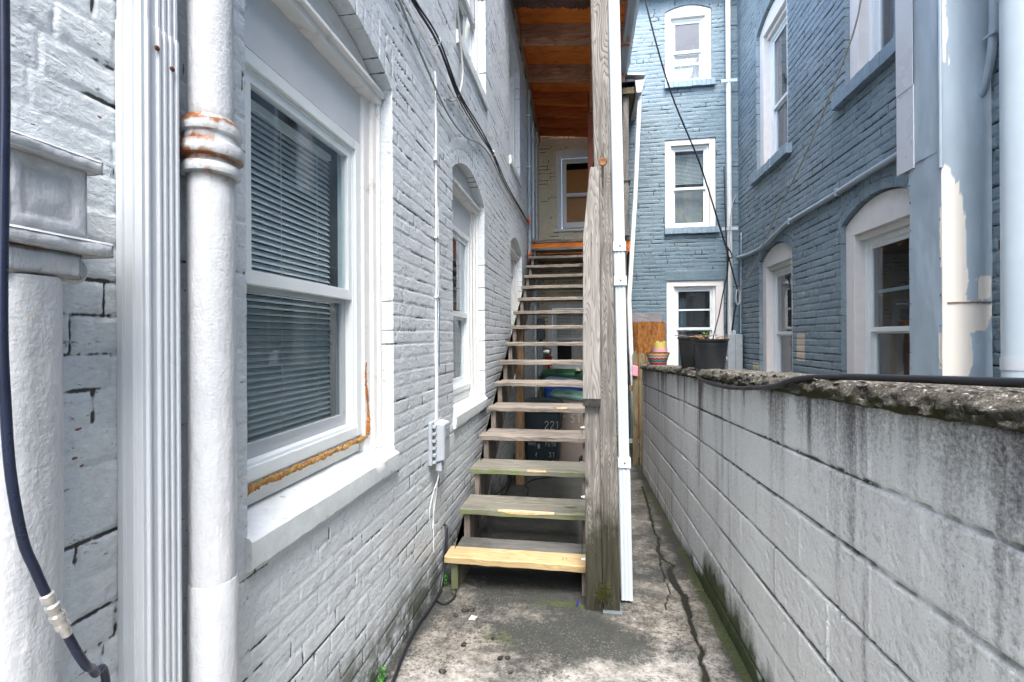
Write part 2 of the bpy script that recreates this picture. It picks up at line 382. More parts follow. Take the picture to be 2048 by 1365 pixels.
def relief(name, T, U, Vv, hfun, mat, parent=None, openings=(), loc=None, flip=False, kind=None):
    """a wall sheet (u along, v up, h outwards) with relief hfun(u, v) -> (h, {attr: values}); openings are holes with reveals"""
    nu, nv = len(U), len(Vv)
    uu, vv = np.meshgrid(U, Vv, indexing='ij')
    vv = vv.copy()
    for o in openings:
        if not o.get('rise'): continue
        uc = (o['u0'] + o['u1']) / 2; hw = (o['u1'] - o['u0']) / 2
        t = np.clip((U - uc) / hw, -1, 1)
        vt = o['vs'] + o['rise'] * (1 - t * t)
        ref = o['vs'] + o['rise'] * .6
        j = int(np.argmin(np.abs(Vv - ref)))
        far = np.clip((np.abs(U - uc) - hw) / .3, 0, 1); wu = (1 - far) ** 2
        du = (vt - Vv[j]) * wu
        wv = np.clip(1 - np.abs(Vv - Vv[j]) / .42, 0, 1)
        vv += du[:, None] * wv[None, :]
    h, at = hfun(uu, vv, openings)
    cu = (uu[:-1, :-1] + uu[1:, 1:]) / 2
    cv = (vv[:-1, :-1] + vv[1:, :-1] + vv[:-1, 1:] + vv[1:, 1:]) / 4
    keep = np.ones(cu.shape, bool)
    for o in openings:
        uc = (o['u0'] + o['u1']) / 2; hw = (o['u1'] - o['u0']) / 2
        t = np.clip((cu - uc) / hw, -1, 1)
        vt = o['vs'] + o.get('rise', 0) * (1 - t * t)
        ins = (cu > o['u0']) & (cu < o['u1']) & (cv > o['v0']) & (cv < vt)
        o['mask'] = ins; keep &= ~ins
    x, y, z = T(uu, vv, h)
    P = np.stack([np.broadcast_to(a, uu.shape) for a in (x, y, z)], -1).reshape(-1, 3)
    idx = np.arange(nu * nv).reshape(nu, nv)
    quad = np.stack([idx[:-1, :-1], idx[1:, :-1], idx[1:, 1:], idx[:-1, 1:]], -1)[keep]
    extra = []; eq = []; ea = {k: [] for k in at}
    base = len(P)
    for o in openings:
        m = o['mask']; loc_map = {}
        def inner(i, j, d):
            key = (i, j, d)
            if key not in loc_map:
                loc_map[key] = base + len(extra)
                jit = 0
                extra.append(tuple(float(c) for c in T(uu[i, j], vv[i, j], -d + jit)))
                for k in at: ea[k].append(0.0)
            return loc_map[key]
        I, J = np.nonzero(m)
        for i, j in zip(I.tolist(), J.tolist()):
            edges = []
            if i == 0 or not m[i - 1, j]: edges.append(((i, j), (i, j + 1)))
            if i == m.shape[0] - 1 or not m[i + 1, j]: edges.append(((i + 1, j + 1), (i + 1, j)))
            if j == 0 or not m[i, j - 1]: edges.append(((i + 1, j), (i, j)))
            if j == m.shape[1] - 1 or not m[i, j + 1]: edges.append(((i, j + 1), (i + 1, j + 1)))
            for a, b in edges:
                a0 = int(idx[a]); b0 = int(idx[b])
                a1 = inner(*a, o['depth']); b1 = inner(*b, o['depth'])
                eq.append((a0, b0, b1, a1))
    if extra:
        P = np.concatenate([P, np.array(extra)])
        quad = np.concatenate([quad, np.array(eq)])
    if flip: quad = quad[:, ::-1]
    used = np.zeros(len(P), bool); used[quad.ravel()] = True
    remap = np.cumsum(used) - 1
    L = WL[parent.name] if parent is not None else Vector(loc)
    Pn = (P[used] - np.array(L)).astype(np.float32)
    q = remap[quad].astype(np.int32)
    me = bpy.data.meshes.new(name)
    me.vertices.add(len(Pn)); me.vertices.foreach_set('co', Pn.ravel())
    me.loops.add(q.size); me.loops.foreach_set('vertex_index', q.ravel())
    me.polygons.add(len(q)); me.polygons.foreach_set('loop_start', np.arange(0, q.size, 4, dtype=np.int32))
    try: me.polygons.foreach_set('loop_total', np.full(len(q), 4, dtype=np.int32))
    except Exception: pass
    me.update(calc_edges=True)
    for k, val in at.items():
        arr = np.broadcast_to(val, uu.shape).reshape(-1)
        if extra: arr = np.concatenate([arr, np.array(ea[k])])
        a = me.attributes.new(k, 'FLOAT', 'POINT'); a.data.foreach_set('value', arr[used].astype(np.float32))
    me.polygons.foreach_set('use_smooth', np.ones(len(q), bool))
    me.set_sharp_from_angle(angle=math.radians(60))
    me.materials.append(mat)
    o = link_mesh(name, me, parent, L)
    return o

def brick_h(course, length, deep, lump, crack_bias, seed, arch_ring=.2, grime_low=None, header_row=6, protr=.002, base_v=-2.0, jw=.006):
    def f(u, v, openings):
        w = (vnoise(u * 1.3, v * 3, seed + 5) - .5) * .009
        vb = (v - base_v + w) / course
        row = np.floor(vb); fv = (vb - row) * course
        off = _hash(row, row * 0 + 3, seed)
        ln = np.where(np.mod(row, header_row) == 0, length * .5, length)
        wu = (vnoise(u * 4, v * 9, seed + 6) - .5) * .016
        ub = (u + wu) / ln + off + np.mod(row, 2) * .5
        brick = np.floor(ub); fu = (ub - brick) * ln
        dv = np.minimum(fv, course - fv); du = np.minimum(fu, ln - fu)
        for o in openings:
            if not o.get('rise') : continue
            uc = (o['u0'] + o['u1']) / 2; hw = (o['u1'] - o['u0']) / 2
            t = np.clip((u - uc) / hw, -1.15, 1.15)
            vt = o['vs'] + o['rise'] * (1 - t * t)
            inr = (np.abs(u - uc) < hw + .06) & (v > vt - .02) & (v < vt + arch_ring)
            ua = (u - uc) * (1 - (v - o['vs']) * .12) / course
            bb = np.floor(ua); fa = (ua - bb) * course
            ring_d = np.minimum(np.abs(v - vt - arch_ring), np.abs(v - vt - arch_ring * .5))
            du = np.where(inr, np.minimum(fa, course - fa), du)
            dv = np.where(inr, ring_d, dv)
            brick = np.where(inr, bb + 1000, brick); row = np.where(inr, 7000, row)
        d = np.minimum(dv, du)
        rag = (fbm(u * 70, v * 70, 2, seed + 9) - .5) * .006
        face = sstep(0.0005, jw * 1.5, d + rag)
        bo = _hash(brick, row, seed + 1); tilt = _hash(brick, row, seed + 2) - .5
        jn = fbm(u * 5, v * 14, 3, seed + 20)
        jd = deep * (.6 + .8 * sstep(.38, .66, jn + crack_bias(u, v) * .35))
        h = face * (protr * (bo * 2 - .6)) - (1 - face) * jd + tilt * face * (fv / course - .5) * protr * 1.4
        h = h + lump * (fbm(u * 22, v * 34, 4, seed + 30) - .5) * 2 + lump * .8 * (fbm(u * 6, v * 6, 2, seed + 33) - .5)
        pit = sstep(.74, .80, fbm(u * 30, v * 42, 3, seed + 40))
        h = h - pit * lump * 1.6
        cr = (1 - sstep(.0005, jw, d + rag * .8)) * sstep(.50, .62, jn + crack_bias(u, v))
        gr = np.zeros_like(u) if grime_low is None else np.clip(grime_low(u, v), 0, 1)
        return h, {'crack': cr, 'grime': gr, 'tone': _hash(brick, row, seed + 4) * face}
    return f
def gz(x, y):      # the height of the sloping paving
    return -1.385 - .058 * y + .03 * np.clip((x - .2) / .9, -1, 1) * np.clip((y - .5) / 2.0, 0, 1)

# ================================================================== the white house on the near side
XL = -.93
house = empty('brick_house', (-1.0, 4.0, -1.9), 'white painted brick house beside the stairs, with arched windows and painted stone sills', 'house')
TL = lambda u, v, d: (XL + d, u, v)
W1 = dict(u0=1.185, u1=2.2, v0=-.55, vs=1.21, rise=.14, depth=.2)
W2 = dict(u0=3.25, u1=4.31, v0=-.55, vs=1.21, rise=.16, depth=.2)
W3 = dict(u0=5.85, u1=6.9, v0=-.55, vs=1.19, rise=.15, depth=.2)
WA = dict(u0=3.38, u1=4.41, v0=2.26, vs=3.9, rise=.15, depth=.2)
WB = dict(u0=5.82, u1=6.75, v0=2.26, vs=3.8, rise=.12, depth=.2)
ops = [W1, W2, W3, WA, WB]
def left_cb(u, v):
    return .012 + .10 * sstep(3.2, 5.5, u) + .13 * sstep(-.7, -1.5, v) + .03 * sstep(.95, .75, u) - .01
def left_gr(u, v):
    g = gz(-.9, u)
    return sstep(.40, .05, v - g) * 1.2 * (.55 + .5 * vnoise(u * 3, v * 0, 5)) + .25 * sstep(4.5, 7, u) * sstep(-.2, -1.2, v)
def sp_left(t):
    if t < -.2: return .2
    if t < .35: return .03
    return max(.0042, min(.0145, .6 * (t * t + .86) / 442))
def vs_wall(t): return .0075 if t < 1.9 else .0115
U = coords(-5.0, 9.54, sp_left, sum(([o['u0'], o['u1']] for o in ops), []))  # unseen stretch behind the camera is added to even out the light
V = coords(-2.15, 4.95, lambda t: .0075 if t < 1.9 else (.0115 if t < 4.6 else .05), [-.55, 2.26, 1.21 + .09, 1.19 + .09, 3.9 + .09, 3.8 + .07])
relief('wall', TL, U, V, brick_h(.0705, .215, .0036, .0011, left_cb, 3, grime_low=left_gr, protr=.0009, jw=.0042), M['white_brick'], house, ops)

# rear wing, facing the camera
YW = 9.5
TWg = lambda u, v, d: (u, YW - d, v)
WU = dict(u0=-.58, u1=.32, v0=2.15, vs=3.72, rise=0, depth=.1)
WD = dict(u0=-.76, u1=.14, v0=-.72, vs=.66, rise=0, depth=.1)
U = coords(XL - .04, 1.05, lambda t: .016, [-.58, .32, -.76, .14])
V = coords(-2.3, 4.95, lambda t: .012 if t < 4.4 else .06, [2.15, 3.72, -.72, .66])
relief('rear_wall', TWg, U, V, brick_h(.0705, .215, .005, .0014, lambda u, v: .05 + 0 * u, 21), M['cream_brick'], house, [WU, WD])

def room(T, u0, u1, v0, v1, d, parent, mat, deep=.6):
    m = MB(T)
    m.add([(u0,v0,d),(u1,v0,d),(u1,v1,d),(u0,v1,d),(u0,v0,d-deep),(u1,v0,d-deep),(u1,v1,d-deep),(u0,v1,d-deep)],
          [(4,5,6,7),(0,1,5,4),(1,2,6,5),(2,3,7,6),(3,0,4,7)])
    return m.obj('room_interior', mat, parent)

def sash_bars(m, u0, u1, v0, v1, d0, d1, w, wb=None, wt=None):
    wb = wb or w; wt = wt or w
    m.box(u0, u0 + w, v0, v1, d0, d1); m.box(u1 - w, u1, v0, v1, d0, d1)
    m.box(u0 + w, u1 - w, v0, v0 + wb, d0, d1 - .001); m.box(u0 + w, u1 - w, v1 - wt, v1, d0, d1 - .001)

def hung_window(parent, T, u0, u1, v0, v1, d, rail, mats=('vinyl', 'glass', 'glass_screen'), fw=.045, blind=None, room_mat='interior', sw=.032, dark_rail=None, extra_bars=()):
    m = MB(T)
    sash_bars(m, u0, u1, v0, v1, d - .085, d, fw)
    sash_bars(m, u0 + fw, u1 - fw, v0 + fw, v1 - fw, d - .085, d - .012, .012)
    win = m.obj('window', M[mats[0]], parent, bevel=.002)
    a0, a1 = u0 + fw + .012, u1 - fw - .012
    b0, b1 = v0 + fw + .012, v1 - fw - .012
    m = MB(T); sash_bars(m, a0, a1, rail, b1, d - .045, d - .015, sw, .045); up = m.obj('sash', M[mats[0]], win, bevel=.002)
    m = MB(T); m.box(a0 + sw, a1 - sw, rail + .045, b1 - sw, d - .034, d - .030)
    for bz in extra_bars:
        if bz > rail: m.box(a0 + sw, a1 - sw, bz - .011, bz + .011, d - .029, d - .016)
    m.obj('pane', M[mats[1]] if not extra_bars else [M[mats[1]]], up)
    m = MB(T); sash_bars(m, a0, a1, b0, rail + .012, d - .078, d - .048, sw, .05, .03); lo = m.obj('sash', M[dark_rail or mats[0]], win, bevel=.002)
    m = MB(T); m.box(a0 + sw, a1 - sw, b0 + .05, rail - .018, d - .066, d - .062); m.obj('pane', M[mats[2]], lo)
    if blind:
        # blind = (u0, u1, v0, v1, pitch)
        s0, s1, t0, t1, pitch = blind
        m = MB(T); k = t1 - .03
        m.box(s0, s1, t1 - .025, t1, d - .135, d - .105)
        rr = random.Random(4)
        while k > t0:
            j = rr.uniform(-.001, .001)
            m.hexa([(s0, k - .0095 + j, d - .112), (s1, k - .0095 - j, d - .112), (s1, k + .0105 - j, d - .126), (s0, k + .0105 + j, d - .126),
                    (s0, k - .0082 + j, d - .1115), (s1, k - .0082 - j, d - .1115), (s1, k + .0118 - j, d - .1255), (s0, k + .0118 + j, d - .1255)])
            k -= pitch
        for q in (.15, .5, .85):
            uq = s0 + (s1 - s0) * q
            m.tube([(uq, t0, d - .11), (uq, t1, d - .11)], .0012, 5)
        m.obj('blind', M['blind'], win)
    room(T, u0 + .004, u1 - .004, v0 + .004, v1 - .004, d - .088, win, M[room_mat], .7)
    return win

def bar_strip(T, bars, name, mat, parent, bevel=.002):
    m = MB(T)
    for b in bars: m.box(*b)
    return m.obj(name, mat, parent, bevel=bevel)

def arch_panel(T, u0, u1, v0, vs, rise, d0, d1, name, mat, parent, bevel=.003, seg=20):
    pts = [(u0, v0), (u1, v0)]
    for k in range(seg + 1):
        t = 1 - 2 * k / seg
        pts.append(((u0 + u1) / 2 + t * (u1 - u0) / 2, vs + rise * (1 - t * t)))
    m = MB(T); m.prism(pts, 2, d0, d1)
    return m.obj(name, mat, parent, bevel=bevel)

# stained curtain-like folds
def curtain(T, u0, u1, v0, v1, d, mat, parent, waves=5, amp=.015, name='curtain'):
    m = MB(T); n = waves * 8; vs = []; fs = []
    for i in range(n + 1):
        u = u0 + (u1 - u0) * i / n
        dd = d + amp * math.sin(i / 8 * 2 * PI) + amp * .4 * math.sin(i * 1.7)
        vs += [(u, v0, dd), (u, v1, dd)]
    for i in range(n): fs.append((2 * i, 2 * i + 2, 2 * i + 3, 2 * i + 1))
    m.add(vs, fs)
    return m.obj(name, mat, parent, smooth=True)

def left_sill(o, parent, ext=.01, proud=.022, T=TL, mat='sill', th=.09, back=.19, seed=1):
    """a lumpy painted stone sill with a sloping top"""
    rr = random.Random(seed); m = MB(T); n = 26
    u0, u1 = o['u0'] - ext, o['u1'] + ext; vs = []; fs = []
    for i in range(n + 1):
        u = u0 + (u1 - u0) * i / n
        j = lambda a: rr.uniform(-a, a)
        inside = o['u0'] - .001 <= u <= o['u1'] + .001
        ring = [(u, o['v0'] + .03, -back), (u, o['v0'] + .012 + j(.002), -.02), (u, o['v0'] - .002 + j(.003), proud - .008 + j(.0012)), (u, o['v0'] - .009 + j(.0015), proud + j(.001)),
                (u, o['v0'] - th * .5 + j(.003), proud + .001 + j(.0012)), (u, o['v0'] - th + .006 + j(.003), proud - .001 + j(.001)), (u, o['v0'] - th + j(.002), proud - .010), (u, o['v0'] - th - .002, -back)]
        vs += ring
    for i in range(n):
        for k in range(7): fs.append((i * 8 + k, i * 8 + k + 1, (i + 1) * 8 + k + 1, (i + 1) * 8 + k))
    fs.append(list(range(8))); fs.append([n * 8 + k for k in range(8)][::-1])
    m.add(vs, fs)
    return m.obj('sill', M[mat], parent, smooth=35)

# --- large near window
def first_floor_left(o, blind, seed, dframe=-.105):
    u0, u1 = o['u0'], o['u1']
    vt, vb = .905, -.447
    w = hung_window(house, TL, u0 + .09, u1 - .125, vb, vt, dframe, .175, blind=blind, dark_rail='gutter' if blind else None)
    left_sill(o, w, seed=seed)
    # stepped wooden casing at each side
    for a, b, s in ((u0, u0 + .09, 1), (u1 - .125, u1, -1)):
        if s > 0: bars = [(a + .002, b - .002, -.53, o['vs'] - .07, dframe - .06, dframe + .018), (a + .002, b - .045, -.53, o['vs'] - .07, dframe - .04, dframe + .04)]
        else: bars = [(a + .002, b - .002, -.53, o['vs'] - .07, dframe - .06, dframe + .014), (a + .06, b - .002, -.53, o['vs'] - .07, dframe - .04, dframe + .032), (a + .10, b - .002, -.53, o['vs'] - .07, dframe - .02, dframe + .046)]
        bar_strip(TL, bars, 'casing', M['trim'], w, .006)
    # board above the sash, header moulding and tympanum under the arch
    m = MB(TL); m.box(u0 + .003, u1 - .003, vt + .004, o['vs'] - .06, dframe - .04, dframe - .003); m.obj('header_panel', M['panel'], w)
    m = MB(TL)
    m.box(u0 + .003, u1 - .004, o['vs'] - .075, o['vs'] - .02, dframe - .03, dframe + .055)
    m.box(u0 + .004, u1 - .005, o['vs'] - .045, o['vs'] - .018, dframe - .03, dframe + .072)
    m.obj('header_moulding', M['trim'], w, bevel=.008)
    arch_panel(TL, u0 + .004, u1 - .004, o['vs'] - .03, o['vs'] - .004, o['rise'] - .002, dframe - .05, dframe + .03, 'arch_panel', M['trim'], w)
    m = MB(TL); m.box(u0 + .09, u1 - .125, vb - .075, vb - .003, dframe - .08, dframe - .012); m.obj('sill_board', M['trim'], w, bevel=.004)
    return w

w1 = first_floor_left(W1, (1.30, 2.0, -.36, .83, .0235), 1)
# expanding foam bead under and beside the big window
m = MB(TL); rr = random.Random(8); pts = []; rs = []
for i in range(64):
    u = 1.21 + i * (2.105 - 1.21) / 63
    pts.append((u, -.463 + rr.uniform(-.004, .004), -.098 + rr.uniform(-.003, .003))); rs.append(.0085 + rr.uniform(-.003, .003))
m.tube(pts, rs, 10, sub=6); m.v = [(a + rr.gauss(0, .0016), b + rr.gauss(0, .0012), c + rr.gauss(0, .0022)) for a, b, c in m.v]
m.obj('foam_bead', M['foam'], w1, smooth=True)
m = MB(TL); pts = []; rs = []
for i in range(14):
    pts.append((2.098 + .012 * math.sin(i * .45), -.45 + i * .026, -.094)); rs.append(.0145 + rr.uniform(-.004, .003) - .0009 * i)
m.tube(pts, rs, 10, sub=6); m.v = [(a + rr.gauss(0, .0016), b + rr.gauss(0, .0025), c + rr.gauss(0, .002)) for a, b, c in m.v]; m.obj('foam_bead', M['foam_orange'], w1, smooth=True)

w2 = first_floor_left(W2, None, 2)
curtain(TL, 3.36, 4.2, -.42, .86, -.30, M['curtain'], w2, 9, .012)
w3 = first_floor_left(W3, None, 3)
curtain(TL, 5.95, 6.8, -.42, .86, -.30, M['curtain'], w3, 9, .012)
def upper_left(o, seed):
    u0, u1 = o['u0'], o['u1']
    w = hung_window(house, TL, u0 + .09, u1 - .125, o['v0'] + .06, o['vs'] - .12, -.105, 2.95)
    left_sill(o, w, seed=seed, proud=.022, th=.10)
    for a, b in ((u0 + .002, u0 + .088), (u1 - .123, u1 - .002)):
        bar_strip(TL, [(a, b, o['v0'] + .03, o['vs'], -.16, -.085), (a + .03, b, o['v0'] + .03, o['vs'], -.15, -.07)], 'casing', M['trim'], w, .006)
    arch_panel(TL, u0 + .004, u1 - .004, o['vs'] - .12, o['vs'] - .002, o['rise'] - .002, -.15, -.09, 'arch_panel', M['trim'], w)
    return w
wa = upper_left(WA, 4); wb_ = upper_left(WB, 5)
# grey storm sash hooked into the upper near window
m = MB(TL); sash_bars(m, 3.5, 4.27, 2.84, 3.7, -.10, -.065, .06); ss = m.obj('storm_sash', M['gutter'], wa, bevel=.004)
m = MB(TL)
for q in (2.86, 2.9): m.box(4.225, 4.24, q, q + .012, -.064, -.06)
m.obj('screw', M['meter_dark'], ss)

# --- windows of the rear wing
w = hung_window(house, TWg, -.47, .25, 2.2, 3.56, -.03, 2.83, room_mat='interior_warm', mats=('trim', 'glass_soft', 'glass_soft'))
bar_strip(TWg, [(-.575, -.473, 2.155, 3.72, -.05, .012), (.253, .315, 2.155, 3.72, -.05, .012), (-.473, .253, 3.565, 3.72, -.05, .011), (-.62, .36, 2.10, 2.152, -.05, .05)], 'casing', M['trim'], w, .006)
m = MB(TWg); m.box(-.42, .2, 2.24, 3.38, -.17, -.16); m.obj('roller_shade', M['brown_shade'], w)
w = hung_window(house, TWg, -.67, .06, -.65, .57, -.03, -.05, mats=('trim', 'glass_soft', 'glass_soft'), blind=(-.60, .0, -.02, .52, .03))
bar_strip(TWg, [(-.757, -.673, -.715, .66, -.05, .012), (.063, .137, -.715, .66, -.05, .012), (-.673, .063, .575, .66, -.05, .011), (-.80, .18, -.78, -.722, -.05, .05)], 'casing', M['trim'], w, .006)
curtain(TWg, -.3, 0.0, -.6, .52, -.20, M['curtain'], w, 4, .012)

# ================================================================== the blue house
XB = 2.6; YB = 8.7
blue = empty('brick_house', (2.7, 5.0, -1.9), 'blue painted brick house beyond the low block wall, with white arched windows', 'house')
TB = lambda u, v, d: (XB - d, u, v)
B1 = dict(u0=4.18, u1=5.38, v0=-.75, vs=1.13, rise=.18, depth=.2)
B2 = dict(u0=6.55, u1=7.73, v0=-.75, vs=1.13, rise=.18, depth=.2)
B3 = dict(u0=4.16, u1=5.29, v0=2.47, vs=4.55, rise=.16, depth=.2)
B4 = dict(u0=6.66, u1=7.80, v0=2.47, vs=4.60, rise=.16, depth=.2)
bops = [B1, B2, B3, B4]
def blue_sp(t): return .2 if t < .4 else .022 if t < 3.1 else (.013 if t < 6 else .016)
U = coords(-5.0, YB + .04, blue_sp, sum(([o['u0'], o['u1']] for o in bops), []) + [3.1])  # also lengthened out of view behind the camera, for more even light
V = coords(-2.2, 6.5, lambda t: .03 if t < -.95 else .0105, [-.75, 2.47, 1.13 + .108, 4.55 + .096, 4.60 + .096, -.95])
hb = brick_h(.082, .235, .011, .0017, lambda u, v: .06 + 0 * u, 41, protr=.0022, jw=.006)
def blue_hf(u, v, o):
    h, a = hb(u, v, o)
    e = .02 * fbm(u * 14, v * 14, 3, 77)
    a['bare'] = ((np.abs(u - 6.32) < .11 + e - .01) & (v > -.31 + e) & (v < .02 + e)).astype(float) + ((u > 7.735) & (u < 8.02 + e) & (v > -.60) & (v < -.41 + e)).astype(float)
    return h, a
relief('wall', TB, U, V, blue_hf, M['blue_brick'], blue, bops)

TBk = lambda u, v, d: (u, YB - d, v)
R1 = dict(u0=1.40, u1=2.36, v0=-.72, vs=.985, rise=0, depth=.15)
R2 = dict(u0=1.385, u1=2.235, v0=1.90, vs=3.47, rise=0, depth=.15)
R3 = dict(u0=1.395, u1=2.175, v0=4.46, vs=5.72, rise=.1, depth=.15)
rops = [R1, R2, R3]
U = coords(.77, XB + .04, lambda t: .014, sum(([o['u0'], o['u1']] for o in rops), []))
V = coords(-2.2, 6.5, lambda t: .07 if t < -.9 else .0115, [-.9, -.72, .985, 1.90, 3.47, 4.46, 5.72 + .06])
hk = brick_h(.0715, .215, .006, .0012, lambda u, v: .03 + .05 * sstep(3.6, 3.0, v), 61, protr=.0022)
def rear_hf(u, v, o):
    h, a = hk(u, v, o)
    # smeared cement band over the lowest window
    band = (u > 1.38) & (u < 2.4) & (v > .99) & (v < 1.16)
    h = np.where(band, .004 + .0015 * fbm(u * 20, v * 20, 2, 5), h); a['crack'] = np.where(band, 0, a['crack'])
    a['bare'] = np.zeros_like(u)
    return h, a
relief('rear_wall', TBk, U, V, rear_hf, M['blue_brick_rear'], blue, rops)
m = MB(); m.box(.765, .80, YB + .012, YB + .9, -2.2, 6.5); m.obj('return_wall', M['blue_brick_rear'], blue)
m = MB(); m.box(.6, 2.62, YB - .16, YB + .05, 5.99, 6.2); m.obj('eaves_board', M['meter_dark'], blue, bevel=.01)

def row_sill(T, u0, u1, v, proud, th, parent, name='sill', step=.075):
    """a sill of bricks on edge"""
    m = MB(T); n = max(1, int(round((u1 - u0) / step))); s = (u1 - u0) / n; rr = random.Random(int(u0 * 100))
    for i in range(n):
        a = u0 + i * s
        m.box(a + .002, a + s - .002, v - th + rr.uniform(-.003, .003), v + rr.uniform(-.003, .003), -.12, proud + rr.uniform(-.004, .004))
    m.box(u0 + .004, u1 - .004, v - th + .008, v - .008, -.12, proud - .008)
    return m.obj(name, M['blue_sill'], parent, bevel=.005)

def blue_window(o, top, rail, sill=True, curt=None, bars=(), room_mat='interior_warm', lower='glass_dark', panel_low=None, vb=None):
    u0, u1 = o['u0'], o['u1']; cw = .15
    vb = vb if vb is not None else o['v0'] + .05
    w = hung_window(blue, TB, u0 + cw, u1 - cw, vb, top, -.15, rail, mats=('vinyl', 'glass_dark', lower), room_mat=room_mat, fw=.05)
    for a, b in ((u0 + .003, u0 + cw), (u1 - cw, u1 - .003)):
        bar_strip(TB, [(a, b, o['v0'] + .004, o['vs'] - .03, -.19, -.05)], 'casing', M['trim_blue_side'], w, .004)
    arch_panel(TB, u0 + .004, u1 - .004, top + .06, o['vs'] - .012, o['rise'] - .004, -.19, -.048, 'arch_panel', M['trim_blue_side'], w, .004)
    bar_strip(TB, [(u0 + cw, u1 - cw, top + .003, top + .06, -.19, -.10)], 'head_strip', M['trim_blue_side'], w, .003)
    for bz in bars:
        m = MB(TB); m.box(u0 + cw + .07, u1 - cw - .07, bz - .016, bz + .016, -.23, -.205); m.obj('glazing_bar', M['vinyl'], w)
    if sill: row_sill(TB, u0 - .12, u1 + .12, o['v0'] + .005, .075, .13, w)
    return w
b1 = blue_window(B1, .945, .04, sill=False, bars=(.43,))
b2 = blue_window(B2, .965, .025, sill=False)
curtain(TB, 7.0, 7.4, -.6, .9, -.33, M['curtain'], b2, 4, .02)
b3 = blue_window(B3, 4.3, 3.6, lower='glass_screen')
curtain(TB, 4.3, 5.15, 2.5, 4.2, -.32, M['curtain_lilac'], b3, 7, .012)
b4 = blue_window(B4, 4.44, 3.36, lower='glass_screen')
curtain(TB, 6.8, 7.65, 2.5, 3.34, -.32, M['curtain_lilac'], b4, 7, .012)
# things seen through the near blue window
m = MB(TB); m.box(4.25, 5.05, .5, .86, -.55, -.5); m.obj('wall_picture', plain('orange picture', (.5, .13, .03), .6, .4, 6), b1)
m = MB(TB); m.lathe([(.07, 0), (.10, .12), (.13, .3), (.13, .34), (.11, .34)], 0, 0, 20) if False else None
m = MB(); m.lathe([(.05, 0), (.06, .02), (.085, .2), (.115, .36), (.12, .40), (.10, .40)], XB + .36, 4.62, 24, -.68); m.obj('plant_pot', plain('terracotta pot', (.38, .15, .06), .7, .15), b1, smooth=True)
m = MB(); m.box(XB + .235, XB + .25, 4.36, 4.52, -.63, -.30); m.obj('green_card', plain('green card', (.25, .5, .04), .6, .05), b1)

def rear_window(o, rail, fw=.10, blindv=None, curt=None, glassd='glass_dark', bars=(), room_mat='interior', sill=True, name=None):
    u0, u1 = o['u0'], o['u1']; top = o['vs'] - .05
    w = hung_window(blue, TBk, u0 + fw, u1 - fw, o['v0'] + .02, top - .05, -.07, rail, mats=('vinyl', glassd, glassd), room_mat=room_mat, fw=.04,
                    blind=blindv)
    bar_strip(TBk, [(u0 + .003, u0 + fw, o['v0'] + .01, top - .05, -.10, -.02), (u1 - fw, u1 - .003, o['v0'] + .01, top - .05, -.10, -.02)], 'casing', M['trim_blue_side'], w, .003)
    arch_panel(TBk, u0 + .003, u1 - .003, top - .048, o['vs'] - .004, o['rise'], -.10, -.018, 'head_panel', M['trim_blue_side'], w, .003)
    for bz in bars:
        m = MB(TBk); m.box(u0 + fw + .05, u1 - fw - .05, bz - .014, bz + .014, -.10, -.085); m.obj('glazing_bar', M['vinyl'], w)
    if sill: row_sill(TBk, u0 - .02, u1 + .05, o['v0'] + .01, .06, .11, w)
    return w
r1 = rear_window(R1, .12, bars=(.475,), sill=False, fw=.13)
curtain(TBk, 1.58, 1.78, -.6, .7, -.30, M['blue_sill'], r1, 2, .02)
r2 = rear_window(R2, 2.6, blindv=(1.53, 2.09, 2.72, 3.25, .024))
curtain(TBk, 1.54, 2.09, 1.96, 2.62, -.22, M['curtain_cream'], r2, 2, .004, 'roller_shade')
r3 = rear_window(R3, 5.02, bars=(4.82,), glassd='glass')
curtain(TBk, 1.5, 2.07, 4.5, 5.0, -.22, M['curtain'], r3, 6, .01)
# old painted-over timber lintel of a closed doorway
m = MB(TBk); m.box(.78, 1.31, .265, .43, -.05, .02); m.obj('lintel', M['wood_grey_lintel'], blue, bevel=.004)

